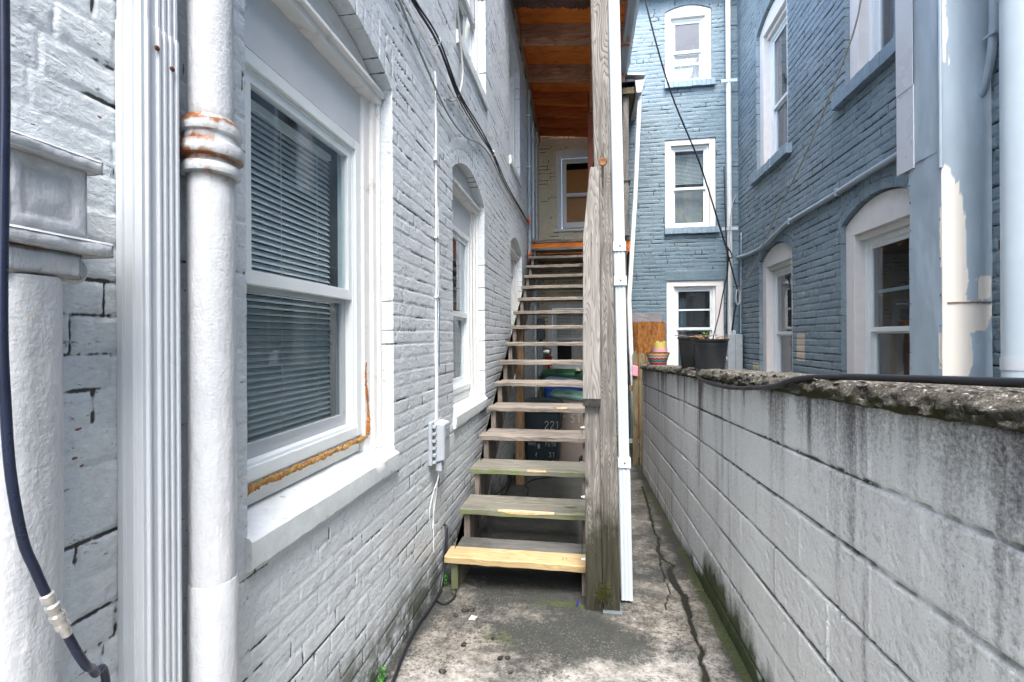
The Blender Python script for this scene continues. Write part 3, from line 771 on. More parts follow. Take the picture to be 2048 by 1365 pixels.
# ================================================================== ground
def concrete():
    n = N('worn concrete', .8, .3)
    big = n.noise(1.6, 5, .6); mid = n.noise(9, 8, .78); fine = n.noise(60, 6, .75); grit = n.noise(95, 6, .8, vec=n.scale((1, 1, 1), off=(3, 5, 1)))
    c = n.mix(n.ramp(mid, [(.40, 0), (.60, 1)]), (.07, .066, .058), (.25, .235, .205))
    c = n.mix(n.ramp(n.math('ADD', n.math('MULTIPLY', n.attr('worn'), .55), n.math('MULTIPLY', n.noise(17, 6, .75), .75)), [(.54, 0), (.68, .9)]), c, (.36, .35, .325))
    mold_shade = n.math('ADD', n.math('MULTIPLY', n.attr('mold_shade'), .42), n.math('MULTIPLY', n.noise(8, 9, .82), 1.0))
    c = n.mix(n.ramp(mold_shade, [(.56, 0), (.80, .95)]), c, (.028, .032, .03))  # black mold, together with stair shade put into the ground colour
    c = n.mix(n.ramp(n.math('ADD', n.math('MULTIPLY', n.attr('moss'), .6), n.math('MULTIPLY', n.noise(14, 6, .7), .6)), [(.6, 0), (.8, .85)]), c, (.045, .06, .018))
    c = n.mix(n.math('MULTIPLY', n.ramp(grit, [(.54, 0), (.68, .5)]), n.ramp(n.noise(5, 4, .7, vec=n.scale((1, 1, 1), off=(7, 1, 0))), [(.38, .1), (.62, 1)])), c, (.46, .45, .42))
    c = n.mix(n.math('MULTIPLY', n.ramp(fine, [(.50, 0), (.60, .9)]), n.ramp(n.noise(3.2, 5, .7, vec=n.scale((1, 1, 1), off=(2, 9, 1))), [(.35, .35), (.6, 1)])), c, (.022, .022, .02))
    c = n.mix(n.ramp(n.attr('crack'), [(.3, 0), (.7, 1)]), c, (.016, .016, .013))
    n.col(c)
    n.rough(n.ramp(mid, [(.3, .6), (.7, .9)]))
    n.bump(n.math('ADD', n.math('MULTIPLY', fine, .8), grit), .6, .004)
    return n.mat
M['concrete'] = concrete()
M['earth'] = plain('dark yard ground', (.09, .085, .075), .9, .3, 4, bump=.5, bsc=30)

def seg_dist(x, y, pts):
    d = np.full(x.shape, 9.0)
    for (ax, ay), (bx, by) in zip(pts[:-1], pts[1:]):
        t = np.clip(((x - ax) * (bx - ax) + (y - ay) * (by - ay)) / ((bx - ax) ** 2 + (by - ay) ** 2), 0, 1)
        d = np.minimum(d, np.hypot(x - ax - t * (bx - ax), y - ay - t * (by - ay)))
    return d
CRACK = [(.609, 5.563), (.596, 4.875), (.564, 4.405), (.549, 4.044), (.569, 3.967), (.515, 3.695), (.522, 3.546), (.579, 3.434), (.538, 3.268), (.544, 3.089), (.58, 2.966), (.549, 2.707), (.544, 2.471), (.525, 2.309), (.503, 2.159), (.50, 1.8)]
CRACK2 = [(.522, 3.546), (.492, 3.26), (.492, 3.061), (.441, 2.785)]
def ground_h(x, y, o):
    z = gz(x, y) + .012 * (fbm(x * 2.2, y * 2.2, 3, 3) - .5) + .005 * (fbm(x * 14, y * 14, 3, 9) - .5)
    wx = x + .02 * (fbm(x * 12, y * 12, 3, 31) - .5) * 2; wy = y + .02 * (fbm(x * 12, y * 12, 3, 37) - .5) * 2
    d = seg_dist(wx, wy, CRACK); wid = .009 + .018 * vnoise(x * 0, y * 4, 8) * sstep(4.2, 3.0, y)
    ck = 1 - sstep(wid * .6, wid * 1.6, d)
    d2 = seg_dist(wx, wy, CRACK2); ck = np.maximum(ck, .85 * (1 - sstep(.003, .009, d2)))
    jt = 1 - sstep(.003, .010, np.minimum(np.abs(y - 3.02 - .03 * x) + 9 * (x < .2), np.abs(y - 5.9)))
    ck = np.maximum(ck, jt * .9)
    z = z - .018 * ck
    mold_shade = np.exp(-((x + .30) / .45) ** 2 - ((y - 2.95) / .25) ** 2) * 1.0 + np.exp(-((x - .05) / .3) ** 2 - ((y - 2.42) / .13) ** 2) * 1.05 + np.exp(-((x + .25) / .3) ** 2 - ((y - 2.52) / .10) ** 2) * .6 + (.05 + .55 * vnoise(x * 3, y * 3, 5) ** 2) + .75 * sstep(2.9, 3.3, y) * sstep(.18, .02, x) + .25 * sstep(3.0, 3.6, y) + .5 * sstep(.60, .70, x) + .45 * sstep(-.80, -.9, x)  # mold patches, plus painted shade under and beyond the stairs
    moss = .9 * sstep(.60, .70, x) * (.4 + vnoise(x * 6, y * 6, 4)) + np.exp(-((x + .15) / .3) ** 2 - ((y - 2.78) / .06) ** 2) * .9 + np.exp(-((x + .45) / .22) ** 2 - ((y - 2.42) / .12) ** 2) * .7 + .65 * np.exp(-(d / .05) ** 2) + .75 * sstep(.63, .70, x) * sstep(4, 2.5, y) + .3 * np.exp(-((x - .42) / .1) ** 2) * sstep(3, 5, y)
    worn = np.exp(-((x - .35) / .35) ** 2 - ((y - 2.1) / .35) ** 2) * 1.0 + .5 * sstep(2.5, 2.0, y)
    return z, {'crack': ck, 'mold_shade': mold_shade, 'moss': moss, 'worn': worn}
U = coords(XL - .03, .78, lambda t: .011)
V = coords(-2.0, 9.6, lambda t: .05 if t < 1.2 else min(.02, max(.009, .006 * t)))
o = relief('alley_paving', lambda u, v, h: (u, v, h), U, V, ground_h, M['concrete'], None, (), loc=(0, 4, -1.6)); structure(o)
m = MB(); m.add([(-40, -40, -2.6), (40, -40, -2.6), (40, 40, -2.6), (-40, 40, -2.6)], [(0, 1, 2, 3)]); structure(m.obj('ground', M['earth'], None, loc=(0, 0, -2.6)))
m = MB(); m.hexa([(.80, -2, -2.2), (2.7, -2, -2.2), (2.7, 8.8, -2.2), (.80, 8.8, -2.2), (.80, -2, -1.3), (2.7, -2, -1.3), (2.7, 8.8, -1.9), (.80, 8.8, -1.9)])
structure(m.obj('yard_ground', M['earth'], None, loc=(1.7, 3.5, -2.2)))

# ================================================================== block wall
def block_paint():
    n = N('painted concrete block', .6, .3)
    x, y, z = n.xyz()
    fine = n.noise(110, 5, .7); mid = n.noise(5, 5, .6)
    c = n.mix(n.ramp(mid, [(.3, 0), (.7, 1)]), (.76, .79, .785), (.83, .855, .85))
    streak = n.noise(11, 5, .62, vec=n.scale((1, 1, .08)))
    broad = n.noise(3.2, 3, .5, vec=n.scale((1, 1, .12), off=(0, 7.3, 0)))
    spk = n.noise(85, 6, .8)
    g = n.attr('grime')
    f = n.math('MULTIPLY', n.ramp(streak, [(.38, 0), (.68, 1)]), n.ramp(broad, [(.38, 0), (.54, 1)]))
    c = n.mix(n.math('MULTIPLY', f, .38), c, (.41, .37, .41))
    f2 = n.math('ADD', n.math('MULTIPLY', f, .30), n.math('ADD', n.math('MULTIPLY', g, .42), n.math('MULTIPLY', spk, .62)))
    c = n.mix(n.ramp(f2, [(.52, 0), (.75, .95)]), c, n.mix(n.noise(3, 3), (.06, .062, .068), (.13, .11, .12)))
    c = n.mix(n.ramp(n.noise(150, 3, .6), [(.60, 0), (.68, .55)]), c, (.26, .26, .26))
    ms = n.math('ADD', n.math('MULTIPLY', n.attr('moss'), .75), n.math('MULTIPLY', n.noise(26, 6, .75), .5))
    c = n.mix(n.ramp(ms, [(.52, 0), (.85, .96)]), c, n.mix(n.noise(18, 3), (.014, .018, .008), (.05, .085, .012)))
    c = n.mix(n.ramp(n.attr('crack'), [(.3, 0), (.8, .9)]), c, (.03, .03, .025))
    n.col(c)
    n.bump(n.math('ADD', n.math('MULTIPLY', fine, 1.0), n.noise(48, 4, .6)), .8, .005)
    return n.mat
M['block'] = block_paint()
def rough_cap():
    n = N('lichened concrete cap', .9, .2)
    a = n.noise(42, 6, .75); b = n.noise(9, 5, .65)
    c = n.mix(n.ramp(a, [(.36, 0), (.62, 1)]), (.025, .024, .02), (.20, .19, .165))
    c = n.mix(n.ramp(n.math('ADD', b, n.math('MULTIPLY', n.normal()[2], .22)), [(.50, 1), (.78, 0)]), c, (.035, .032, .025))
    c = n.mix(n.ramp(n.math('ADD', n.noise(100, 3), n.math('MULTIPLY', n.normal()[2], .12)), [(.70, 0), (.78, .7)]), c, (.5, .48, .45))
    c = n.mix(n.ramp(n.math('SUBTRACT', n.noise(11, 5, .7), n.math('MULTIPLY', n.normal()[2], .3)), [(.42, 0), (.62, .85)]), c, (.045, .05, .012))
    n.col(c); n.bump(n.math('ADD', a, n.noise(120, 4)), 1.0, .01)
    return n.mat
M['cap'] = rough_cap()
XW = .705; SLW = -.0465
bw = empty('block_wall', (.8, 3.3, -1.6), 'low white painted concrete block wall with dark streaks, moss and a rough stone cap', 'wall')
def top_z(y): return -.112 + SLW * y
def block_hf(u, v, o):
    # v measured from the underside of the cap, downwards negative
    row = np.floor(-(v - .003 * (vnoise(u * 2, v, 3) - .5)) / .2); fv = -v / .2 - row; dv = np.minimum(fv, 1 - fv) * .2
    ub = (u - 1.33) / .4045 + np.mod(row, 2) * .47; br = np.floor(ub); fu = (ub - br) * .4045; du = np.minimum(fu, .4045 - fu)
    hj = sstep(.001, .009, dv + .004 * (vnoise(u * 40, v * 40, 4) - .5)); vj = sstep(.001, .008, du)
    h = -(1 - hj) * .006 + (1 - sstep(.001, .006, du)) * hj * .0028 + (_hash(br, row, 8) - .5) * .004 * hj * vj
    h = h + .0016 * (fbm(u * 40, v * 40, 3, 12) - .5)
    pit = sstep(.70, .80, fbm(u * 75, v * 75, 2, 15)); h = h - pit * .0035
    gap = (1 - hj) * sstep(.38, .55, fbm(u * 1.7, row * 3.1, 3, 18) + .12)
    vgap = (1 - vj) * sstep(.60, .70, fbm(br * 3.3, row * 5.7, 2, 19)) * .8
    h = h - .006 * gap
    dep = -v; g = gz(.7, u) - (top_z(u)); hg = v - g
    ns = fbm(u * 5.2, v * .3, 4, 25)
    grime = np.exp(-dep / (.03 + .32 * sstep(.35, .75, ns))) * .72 + .30 * sstep(.50, .70, fbm(u * 4.1, v * .15, 3, 29)) * sstep(1.2, .1, dep) + .4 * np.exp(-hg / .12)
    grime = grime + .15 * sstep(1.6, .9, u) * sstep(.2, .5, dep)
    mn = fbm(u * 7, v * 3.5, 3, 44)
    moss = np.exp(-np.maximum(hg - .30 * (mn - .25) * np.exp(-((u - 2.6) / .8) ** 2), 0) / (.06 + .16 * np.exp(-((u - 2.6) / .8) ** 2))) * (.45 + .75 * np.exp(-((u - 2.6) / .9) ** 2)) + .45 * np.exp(-dep / .03) * vnoise(u * 3, v * 0, 6)
    return h, {'crack': np.maximum(gap, vgap), 'grime': np.clip(grime, 0, 1.3), 'moss': np.clip(moss, 0, 1.2)}
U = coords(-1.2, 6.27, lambda t: .03 if t < .3 else (.0055 if t < 1.6 else .0085 if t < 3 else .014))
V = coords(-1.62, .0, lambda t: .0075)
relief('blockwork', lambda u, v, h: (XW - h, u, v + top_z(u)), U, V, block_hf, M['block'], bw, (), flip=True)
m = MB(); m.hexa([(XW + .012, -1.2, -2.2), (.90, -1.2, -2.2), (.90, 6.27, -2.2), (XW + .012, 6.27, -2.2), (XW + .012, -1.2, top_z(-1.2)), (.90, -1.2, top_z(-1.2)), (.90, 6.27, top_z(6.27)), (XW + .012, 6.27, top_z(6.27))])
m.obj('rear_blockwork', M['block'], bw)
# cap: a lumpy rounded slab
m = MB(); yv = np.concatenate([np.arange(-1.2, .5, .04), np.arange(.5, 2.6, .010), np.arange(2.6, 6.29, .022)]); ring = []
for k in range(26):
    a = k / 25
    if a < .12: ring.append((XW + .03 - a / .12 * .055, -.004))
    elif a < .52:
        an = (a - .12) / .40 * PI * .62; ring.append((XW + .010 - .038 * math.cos(an - .15), .003 + .052 * math.sin(an * .80)))
    else: ring.append((XW + .045 + (a - .52) / .48 * .17, .053 - .002 * (a - .52)))
ring = np.array(ring); nr = len(ring); vs = []
YY, KK = np.meshgrid(yv, np.arange(nr), indexing='ij')
nx = (fbm(YY * 26, KK * .8, 4, 90) - .5) * .026 + (vnoise(YY * 3.0, KK * .1, 91) - .5) * .010; nz = (fbm(YY * 26, KK * .8 + 40, 4, 92) - .5) * .020
vx = ring[KK, 0] - np.where(KK < 14, nx, 0); vz = ring[KK, 1] + nz * np.where(KK < 2, .3, 1)
dip = np.exp(-((YY - 3.28) / .10) ** 2) * .05
for i in range(len(yv)):
    for k in range(nr):
        zz = vz[i, k]
        if abs(yv[i] - 3.27) < .13: zz = min(zz, .004 + .012 * vnoise(np.array([yv[i] * 30]), np.array([k * .6]), 3)[0])
        vs.append((vx[i, k], yv[i], zz + top_z(yv[i])))
fs = [(i * nr + k, (i + 1) * nr + k, (i + 1) * nr + k + 1, i * nr + k + 1) for i in range(len(yv) - 1) for k in range(nr - 1)]
fs.append([(len(yv) - 1) * nr + k for k in range(nr)])
m.add(vs, fs); m.obj('cap', M['cap'], bw, smooth=70)

# ================================================================== staircase
st = empty('wooden_staircase', (-.43, 5.0, -1.6), 'weathered open wooden staircase with a new yellow board on its lowest step', 'staircase')
SX0, SX1 = -.875, .005
RUN, RISE, Y0, Z0 = .3205, .1875, 2.855, -1.36
def tread_box(m, x0, x1, y0, y1, z1, th=.038, rr=None, n=14):
    """a board with slightly worn, uneven front edge"""
    vs = []; fs = []
    for i in range(n + 1):
        x = x0 + (x1 - x0) * i / n
        a = rr.uniform(-.0035, .0035); b = rr.uniform(-.0022, .0022)
        vs += [(x, y0 + a, z1 - th + b), (x, y0 + a, z1 - .006 + b), (x, y0 + a + .006, z1 + b), (x, y1, z1 + b * .5), (x, y1, z1 - th)]
    for i in range(n):
        for k in range(5): fs.append((i * 5 + k, i * 5 + (k + 1) % 5, (i + 1) * 5 + (k + 1) % 5, (i + 1) * 5 + k))
    fs.append([4, 3, 2, 1, 0]); fs.append([n * 5 + k for k in range(5)])
    m.add(vs, fs)
rr = random.Random(5)
for k in range(16):
    y = Y0 + RUN * k; z = Z0 + RISE * k; m = MB()
    sl = rr.uniform(-.006, .006); xe = rr.uniform(-.012, .008)
    if k == 0:
        tread_box(m, SX0 + .01, SX1 - .012, y + .155, y + .31, z - .002, rr=rr)
        o = m.obj('tread', M['wood_tread_dark'], st)
        m = MB(); tread_box(m, SX0 - .005, SX1 + .045, y - .002, y + .148, z + .003, .040, rr=random.Random(1))
        o = m.obj('front_board', M['wood_new'], st); o['label'] = 'new yellow lumber board on the lowest step'
        # pencil mark on the new board
        m = MB()
        for px, pts in ((-.155, [(0, .02), (.008, .024), (.012, .018), (0, 0), (.013, 0)]), (-.135, [(.010, .012), (.002, .012), (.001, .020), (.009, .024), (.011, .016), (.009, 0)])):
            m.tube([(px + a, y + .055 + b * 1.2, z + .0035) for a, b in pts], .0009, 4, smooth_path=False)
        m.obj('pencil_mark', M['end_grain'], o)
        m = MB(); m.lathe([(.0, .0), (.018, .0005), (.019, .0)], 0, 0, 14) if False else None
    else:
        tread_box(m, SX0 + xe, SX1 - .004, y, y + .148, z + sl * .3, rr=rr)
        tread_box(m, SX0 + xe + rr.uniform(-.006, .01), SX1 - .004, y + .154, y + .30, z - .001, rr=rr)
        mats = [M['wood_tread_moss'] if k in (1, 2) else M['wood_tread'], M['wood_bare']]
        if k in (1, 2, 4):       # splintered pale strip along the worn front edge
            a0, a1 = {1: (-.60, -.22), 2: (-.44, -.30), 4: (-.26, -.17)}[k]
            m.cm = 1; n = 9; vs = []
            for i in range(n + 1):
                x = a0 + (a1 - a0) * i / n; e = math.sin(PI * i / n) ** .6
                vs += [(x, y - .0035, z - .006 - (.014 if k == 1 else .006) * e + rr.uniform(-.003, .003)), (x, y - .0035, z - .004), (x, y + .006 + .006 * e + rr.uniform(-.002, .002), z + .0032)]
            m.add(vs, [(i * 3 + q, i * 3 + 3 + q, i * 3 + 4 + q, i * 3 + 1 + q) for i in range(n) for q in (0, 1)])
            m.cm = 0
        m.obj('tread', mats, st)
    # nail heads are part of the fixing
# saw-tooth stringers
def stringer(x0, x1, mat, k0=0, k1=16, low=None):
    top = []
    for k in range(k0, k1):
        y = Y0 + RUN * k + .03; z = Z0 + RISE * k - .0385
        top += [(y, z - (RISE if k > 0 else .19)), (y, z)]
    ye = Y0 + RUN * k1 + .03; ze = Z0 + RISE * (k1 - 1) - .0385
    top.append((ye, ze))
    bot = [(ye, ze - .30)]
    yb = Y0 + .38
    bot += [(yb, gz(x0, yb) + .0)]
    bot += [(Y0 + .03, gz(x0, Y0) + .0)]
    poly = top + bot
    poly = [p for i, p in enumerate(poly) if i == 0 or (abs(p[0] - poly[i - 1][0]) > 1e-5 or abs(p[1] - poly[i - 1][1]) > 1e-5)]
    poly[0] = (Y0 + .03, gz(x0, Y0) + .004)
    if abs(poly[-1][0] - poly[0][0]) < 1e-4: poly = poly[:-1]
    m = MB()
    n = len(poly)
    vs = [(x0, p[0], p[1]) for p in poly] + [(x1, p[0], p[1]) for p in poly]
    bm = bmesh.new(); bv = [bm.verts.new(v) for v in vs]
    f1 = bm.faces.new(bv[:n]); f2 = bm.faces.new(bv[n:][::-1])
    for i in range(n): bm.faces.new((bv[i], bv[(i + 1) % n], bv[n + (i + 1) % n], bv[n + i]))
    bmesh.ops.triangulate(bm, faces=[f1, f2]); bm.verts.index_update()
    m.add([tuple(v.co) for v in bm.verts], [[v.index for v in f.verts] for f in bm.faces]); bm.free()
    return m.obj('stringer', mat, st)
def cut_stringer():
    n = wood('stringer wood moss below', (.06, .055, .045), (.235, .20, .165), 2, stain=(.10, .09, .07))
    return n
s1 = stringer(-.845, -.805, M['wood_stringer'])
s2 = stringer(-.035, .003, M['wood_stringer'])
m = MB(); m.box(-.8462, -.8038, Y0 + .028, Y0 + .10, gz(-.83, Y0) + .006, Z0 - .040); m.obj('mossy_foot', M['wood_stringer_moss'], s1)
# newel post with the upright guard board nailed to it
m = MB(); m.box(-.012, .080, 2.725, 2.815, gz(0, 2.75) - .02, -.36); nw = m.obj('newel_post', M['wood_post'], st, bevel=.004)
m = MB()
gb = [(-.022, -.345), (.076, -.345), (.074, .95), (.024, .95), (-.016, .56)]
m.prism(gb, 1, 2.684, 2.723); g = m.obj('guard_board', M['wood_board'], st, bevel=.003)
m = MB(); m.hexa([(-.020, 2.690, -.385), (.075, 2.690, -.385), (.075, 2.723, -.385), (-.020, 2.723, -.385), (-.0215, 2.6845, -.346), (.0755, 2.6845, -.346), (.0755, 2.723, -.346), (-.0215, 2.723, -.346)])
m.obj('cut_end', M['end_grain'], g)
for z in (-.92, -.52, -1.28):
    m = MB(); m.tube([(-.022, 2.77, z), (-.008, 2.77, z)], .009, 8, smooth_path=False); m.tube([(-.036, 2.77, z), (-.020, 2.77, z)], .005, 8, smooth_path=False)
    m.obj('bolt', M['galv'], nw)

# moss clump on the foot of the post: many small tufts
m = MB(); rr = random.Random(3)
for i in range(420):
    a = rr.gauss(0, .022); b = rr.gauss(0, .026)
    x = .085 + a; y = 2.693 - rr.random() * .012; z = -1.425 + b
    s = rr.uniform(.003, .008)
    m.add([(x - s * .5, y, z), (x + s * .5, y - .003, z - .002), (x + rr.uniform(-.004, .004), y - rr.uniform(.004, .012), z + s * 1.6)], [(0, 1, 2)])
o = m.obj('moss_clump', plain('olive moss', (.10, .105, .02), .9, .4, 60)); tag(o, 'clump of olive moss growing at the foot of the tall stair post', 'moss'); o['kind'] = 'stuff'

# ================================================================== porch: landing, posts, roof
po = empty('wooden_porch', (-.1, 7.0, -1.7), 'wooden porch with an orange boarded roof on tall posts above the stairs', 'porch')
def lean_post(name, x0, x1, y0, y1, z0, z1, dx, mat, parent=po, bev=.004):
    m = MB(); m.hexa([(x0, y0, z0), (x1, y0, z0), (x1, y1, z0), (x0, y1, z0), (x0 + dx, y0, z1), (x1 + dx, y0, z1), (x1 + dx, y1, z1), (x0 + dx, y1, z1)])
    return m.obj(name, mat, parent, bevel=bev)
zf = gz(.13, 2.75)
lx = lambda z: .086 - .0155 * (z + 1.5)
p = lean_post('post', lx(zf), lx(zf) + .092, 2.712, 2.806, zf + .018, 4.25, -.0155 * (4.232 - zf), M['wood_post']); p['label'] = 'tall weathered post beside the stair foot'
m = MB(); m.box(lx(zf) - .004, lx(zf) + .10, 2.69, 2.83, zf - .03, zf + .017); m.obj('post_base', M['meter_dark'], p, bevel=.004)
# big knot in the tall post
m = MB()
for i, (r, d) in enumerate(((.024, .000), (.021, .004), (.016, .006), (.008, .003))):
    pass
m.lathe([(.025, 0), (.022, .003), (.015, .0035), (.008, .001)], 0, 0, 16, 0)
kx, kz = lx(1.0) + .048, .985
m.v = [(kx + v[0], 2.7115 - v[2], kz + v[1]) for v in m.v]
k = m.obj('knot', plain('wood knot', (.16, .07, .03), .8, .6, 50), p, smooth=True)
lean_post('post', -.835, -.735, 5.55, 5.64, gz(-.8, 5.6) - .02, .12, 0, M['wood_brown'])
RZ = lambda x, y: 4.47 - .10 * (x + .93) - .118 * (y - 6.2)
pr = lean_post('post', .02, .105, 7.93, 8.02, gz(0, 8) - .05, 4.0, .02, M['wood_red']); pr['label'] = 'red brown post at the edge of the landing'
lean_post('post', .60, .69, 7.86, 7.95, 1.64, 3.90, 0, M['wood_post'])
lean_post('post', .60, .69, 9.30, 9.39, gz(.6, 9.3) - .05, 3.90, 0, M['wood_post'])
lean_post('post', .56, .65, 7.86, 7.95, gz(.6, 7.9) - .05, 1.45, 0, M['wood_picket'])
# landing
m = MB(); 
for i in range(11): m.box(-.925, .72, Y0 + RUN * 16 + .01 + i * .141, Y0 + RUN * 16 + .146 + i * .141, 1.60, 1.638)
ld = m.obj('landing', M['wood_tread'], po, bevel=.003)
m = MB(); m.box(-.925, .72, Y0 + RUN * 16 + .03, Y0 + RUN * 16 + .068, 1.41, 1.598); m.obj('rim_joist', M['wood_orange'], po)
for i in range(3):
    m = MB(); m.box(-.925, .70, 8.3 + i * .42, 8.34 + i * .42, 1.42, 1.598); m.obj('floor_joist', M['wood_joist'], po)
# railing of the landing
m = MB(); m.box(.57, .72, 7.84, 9.42, 2.52, 2.56); rl = m.obj('rail_cap', M['wood_post'], po, bevel=.003)
for i in range(9):
    m = MB(); m.box(.625, .66, 8.05 + i * .145, 8.085 + i * .145, 1.638, 2.518); m.obj('baluster', M['wood_picket'], rl)
# roof boards, joists, beam
def slope_box(m, x0, x1, y0, y1, dz0, dz1):
    m.hexa([(x, y, RZ(x, y) + d) for d in (dz0, dz1) for (x, y) in ((x0, y0), (x1, y0), (x1, y1), (x0, y1))])
m = MB()
y = 5.2
while y < 9.44:
    slope_box(m, -.92, .60, y, y + .135, .002, .022); y += .142
m.obj('roof_boards', M['wood_orange'], po)
m = MB(); slope_box(m, -.94, .66, 5.15, 9.47, .025, .05); m.obj('roof_sheet', M['gutter'], po)
m = MB(); NX, NY = 46, 36; vs = []
for i in range(NX + 1):
    for k in range(NY + 1):
        x = -.90 + i * 1.06 / NX; y = 5.22 + k * .78 / NY
        vs.append((x, y, RZ(x, y) - .26 - .08 * float(fbm(np.array(x * 9.), np.array(y * 9.), 4, 5)) + .03 * float(vnoise(np.array(x * 60.), np.array(y * 60.), 6))))
m.add(vs, [(i * (NY + 1) + k, (i + 1) * (NY + 1) + k, (i + 1) * (NY + 1) + k + 1, i * (NY + 1) + k + 1) for i in range(NX) for k in range(NY)])
m.obj('rotten_lining', M['wood_rot'], po)
for y, dd, mt in ((5.2, .22, 'wood_joist'), (6.03, .20, 'wood_joist'), (6.62, .29, 'wood_pale_joist'), (7.45, .26, 'wood_pale_joist'), (8.12, .20, 'wood_dark_orange'), (8.55, .15, 'wood_dark_orange'), (8.92, .15, 'wood_dark_orange'), (9.24, .15, 'wood_dark_orange')):
    m = MB(); slope_box(m, -.885, .60, y, y + .04, -dd, -.001); m.obj('roof_joist', M[mt], po, bevel=.003)
m = MB(); slope_box(m, .07, .11, 2.6, 9.44, -.45, -.30); m.obj('beam', M['wood_joist'], po)
m = MB(); slope_box(m, -.928, -.89, 5.2, 9.44, -.20, .0); m.obj('ledger', M['wood_joist'], po)
m = MB(); slope_box(m, -.93, -.905, 5.2, 9.44, -.26, -.203); m.obj('flashing', plain('stained green flashing', (.30, .32, .26), .7, .3, 12, dirt=(.06, .05, .03), dsc=6, dthr=(.45, .6)), po)
# eaves: fascia and gutter running back along the roof edge
m = MB(); m.hexa([(.52, 2.6, 4.10), (.56, 2.6, 4.10), (.55, 7.5, 3.98), (.51, 7.5, 3.98), (.52, 2.6, 4.34), (.56, 2.6, 4.34), (.55, 7.5, 4.20), (.51, 7.5, 4.20)]); m.obj('fascia', M['gutter'], po)
m = MB(); prof = [(.0, .10), (.0, 0), (.02, -.008), (.07, -.006), (.10, .03), (.112, .085), (.125, .10), (.118, .104), (.10, .088), (.09, .04), (.065, .006), (.01, .006), (.008, .10)]
n = len(prof); vs = [(.562 + a, 2.6, 4.20 + b) for a, b in prof] + [(.545 + a, 7.5, 4.05 + b) for a, b in prof]
m.add(vs, [(i, (i + 1) % n, n + (i + 1) % n, n + i) for i in range(n)] + [list(range(n))[::-1], [n + i for i in range(n)]])
m.obj('gutter', M['gutter'], po)
# lower far roof end over the landing: beam, roof sheet and boxed gutter end
m = MB(); m.box(.55, .78, 7.80, 9.40, 3.90, 4.0); m.obj('far_beam', M['wood_picket'], po, bevel=.003)
m = MB(); m.hexa([(.45, 7.7, 4.17), (.93, 7.7, 4.12), (.93, 9.4, 4.12), (.45, 9.4, 4.17), (.45, 7.7, 4.20), (.93, 7.7, 4.15), (.93, 9.4, 4.15), (.45, 9.4, 4.20)]); m.obj('far_roof_sheet', M['gutter'], po)
m = MB(); m.hexa([(.80, 7.72, 3.86), (.88, 7.72, 3.86), (.88, 9.4, 3.86), (.80, 9.4, 3.86), (.78, 7.72, 4.06), (.93, 7.72, 4.06), (.93, 9.4, 4.06), (.78, 9.4, 4.06)]); m.obj('far_gutter', plain('pale gutter', (.5, .5, .47), .4, .06), po, bevel=.006)
m = MB(); m.box(.45, .79, 7.76, 9.4, 4.065, 4.11); m.obj('eaves_soffit', M['blue_cable'], po)

# ================================================================== downspouts
def rect_spout(m, x0, x1, y0, y1, z0, z1, dx, ribs=3):
    prof = []
    def side(ax, ay, bx, by):
        k = ribs * 2
        for i in range(k):
            t = (i + .5) / k
            nx, ny = (by - ay), -(bx - ax); L = math.hypot(nx, ny)
            d = -.0035 if i % 2 else .0015
            if t < .12 or t > .88: d = 0
            prof.append((ax + (bx - ax) * t + nx / L * d, ay + (by - ay) * t + ny / L * d))
    side(x0, y0, x1, y0); side(x1, y0, x1, y1); side(x1, y1, x0, y1); side(x0, y1, x0, y0)
    n = len(prof)
    m.add([(a, b, z0) for a, b in prof] + [(a + dx, b, z1) for a, b in prof], [(i, (i + 1) % n, n + (i + 1) % n, n + i) for i in range(n)] + [list(range(n))[::-1], [n + i for i in range(n)]])
ds = empty('downspout', (.22, 2.87, -1.55), 'white aluminium downspout standing beside the tall wooden stair post', 'downspout')
sx = lambda z: .193 - .0165 * (z + 1.55)
m = MB(); rect_spout(m, sx(-1.53), sx(-1.53) + .066, 2.825, 2.885, -1.53, -.72, -.0165 * .81); lowp = m.obj('pipe', M['alu_bright'], ds)
m = MB(); rect_spout(m, sx(-.74) + .003, sx(-.74) + .063, 2.828, 2.882, -.74, .33, -.0165 * 1.07); m.obj('pipe', M['alu_bright'], ds)
m = MB(); rect_spout(m, sx(.30) - .001, sx(.30) + .065, 2.825, 2.885, .30, 4.1, -.0165 * 3.8); m.obj('pipe', M['alu_bright'], ds)
for z in (.30, .50, -.76):
    m = MB(); m.box(sx(z) - .004, sx(z) + .070, 2.819, 2.889, z, z + .055); b = m.obj('strap', M['alu_bright'], ds, bevel=.002)
    m = MB(); m.lathe([(.006, 0), (.005, .003)], 0, 0, 8); m.v = [(sx(z) + .035 + v[0], 2.8195 - v[2], z + .03 + v[1]) for v in m.v]; m.obj('screw', M['meter_dark'], b)
ds2 = empty('downspout', (.69, 7.2, -1.8), 'slim white downspout bent in the middle, leaning behind the end of the block wall', 'downspout')
m = MB(); pts = [(.865, 7.85, 3.92), (.757, 7.6, 2.137), (.632, 7.3, .56), (.648, 7.2, -.186), (.722, 7.2, -1.77)]
m.tube(pts, .036, 8, smooth_path=False); m.obj('pipe', M['white_pipe'], ds2, bevel=.004)
m = MB(); m.box(.60, .80, 7.0, 7.06, -1.52, -1.47); m.obj('strap', M['galv'], ds2)

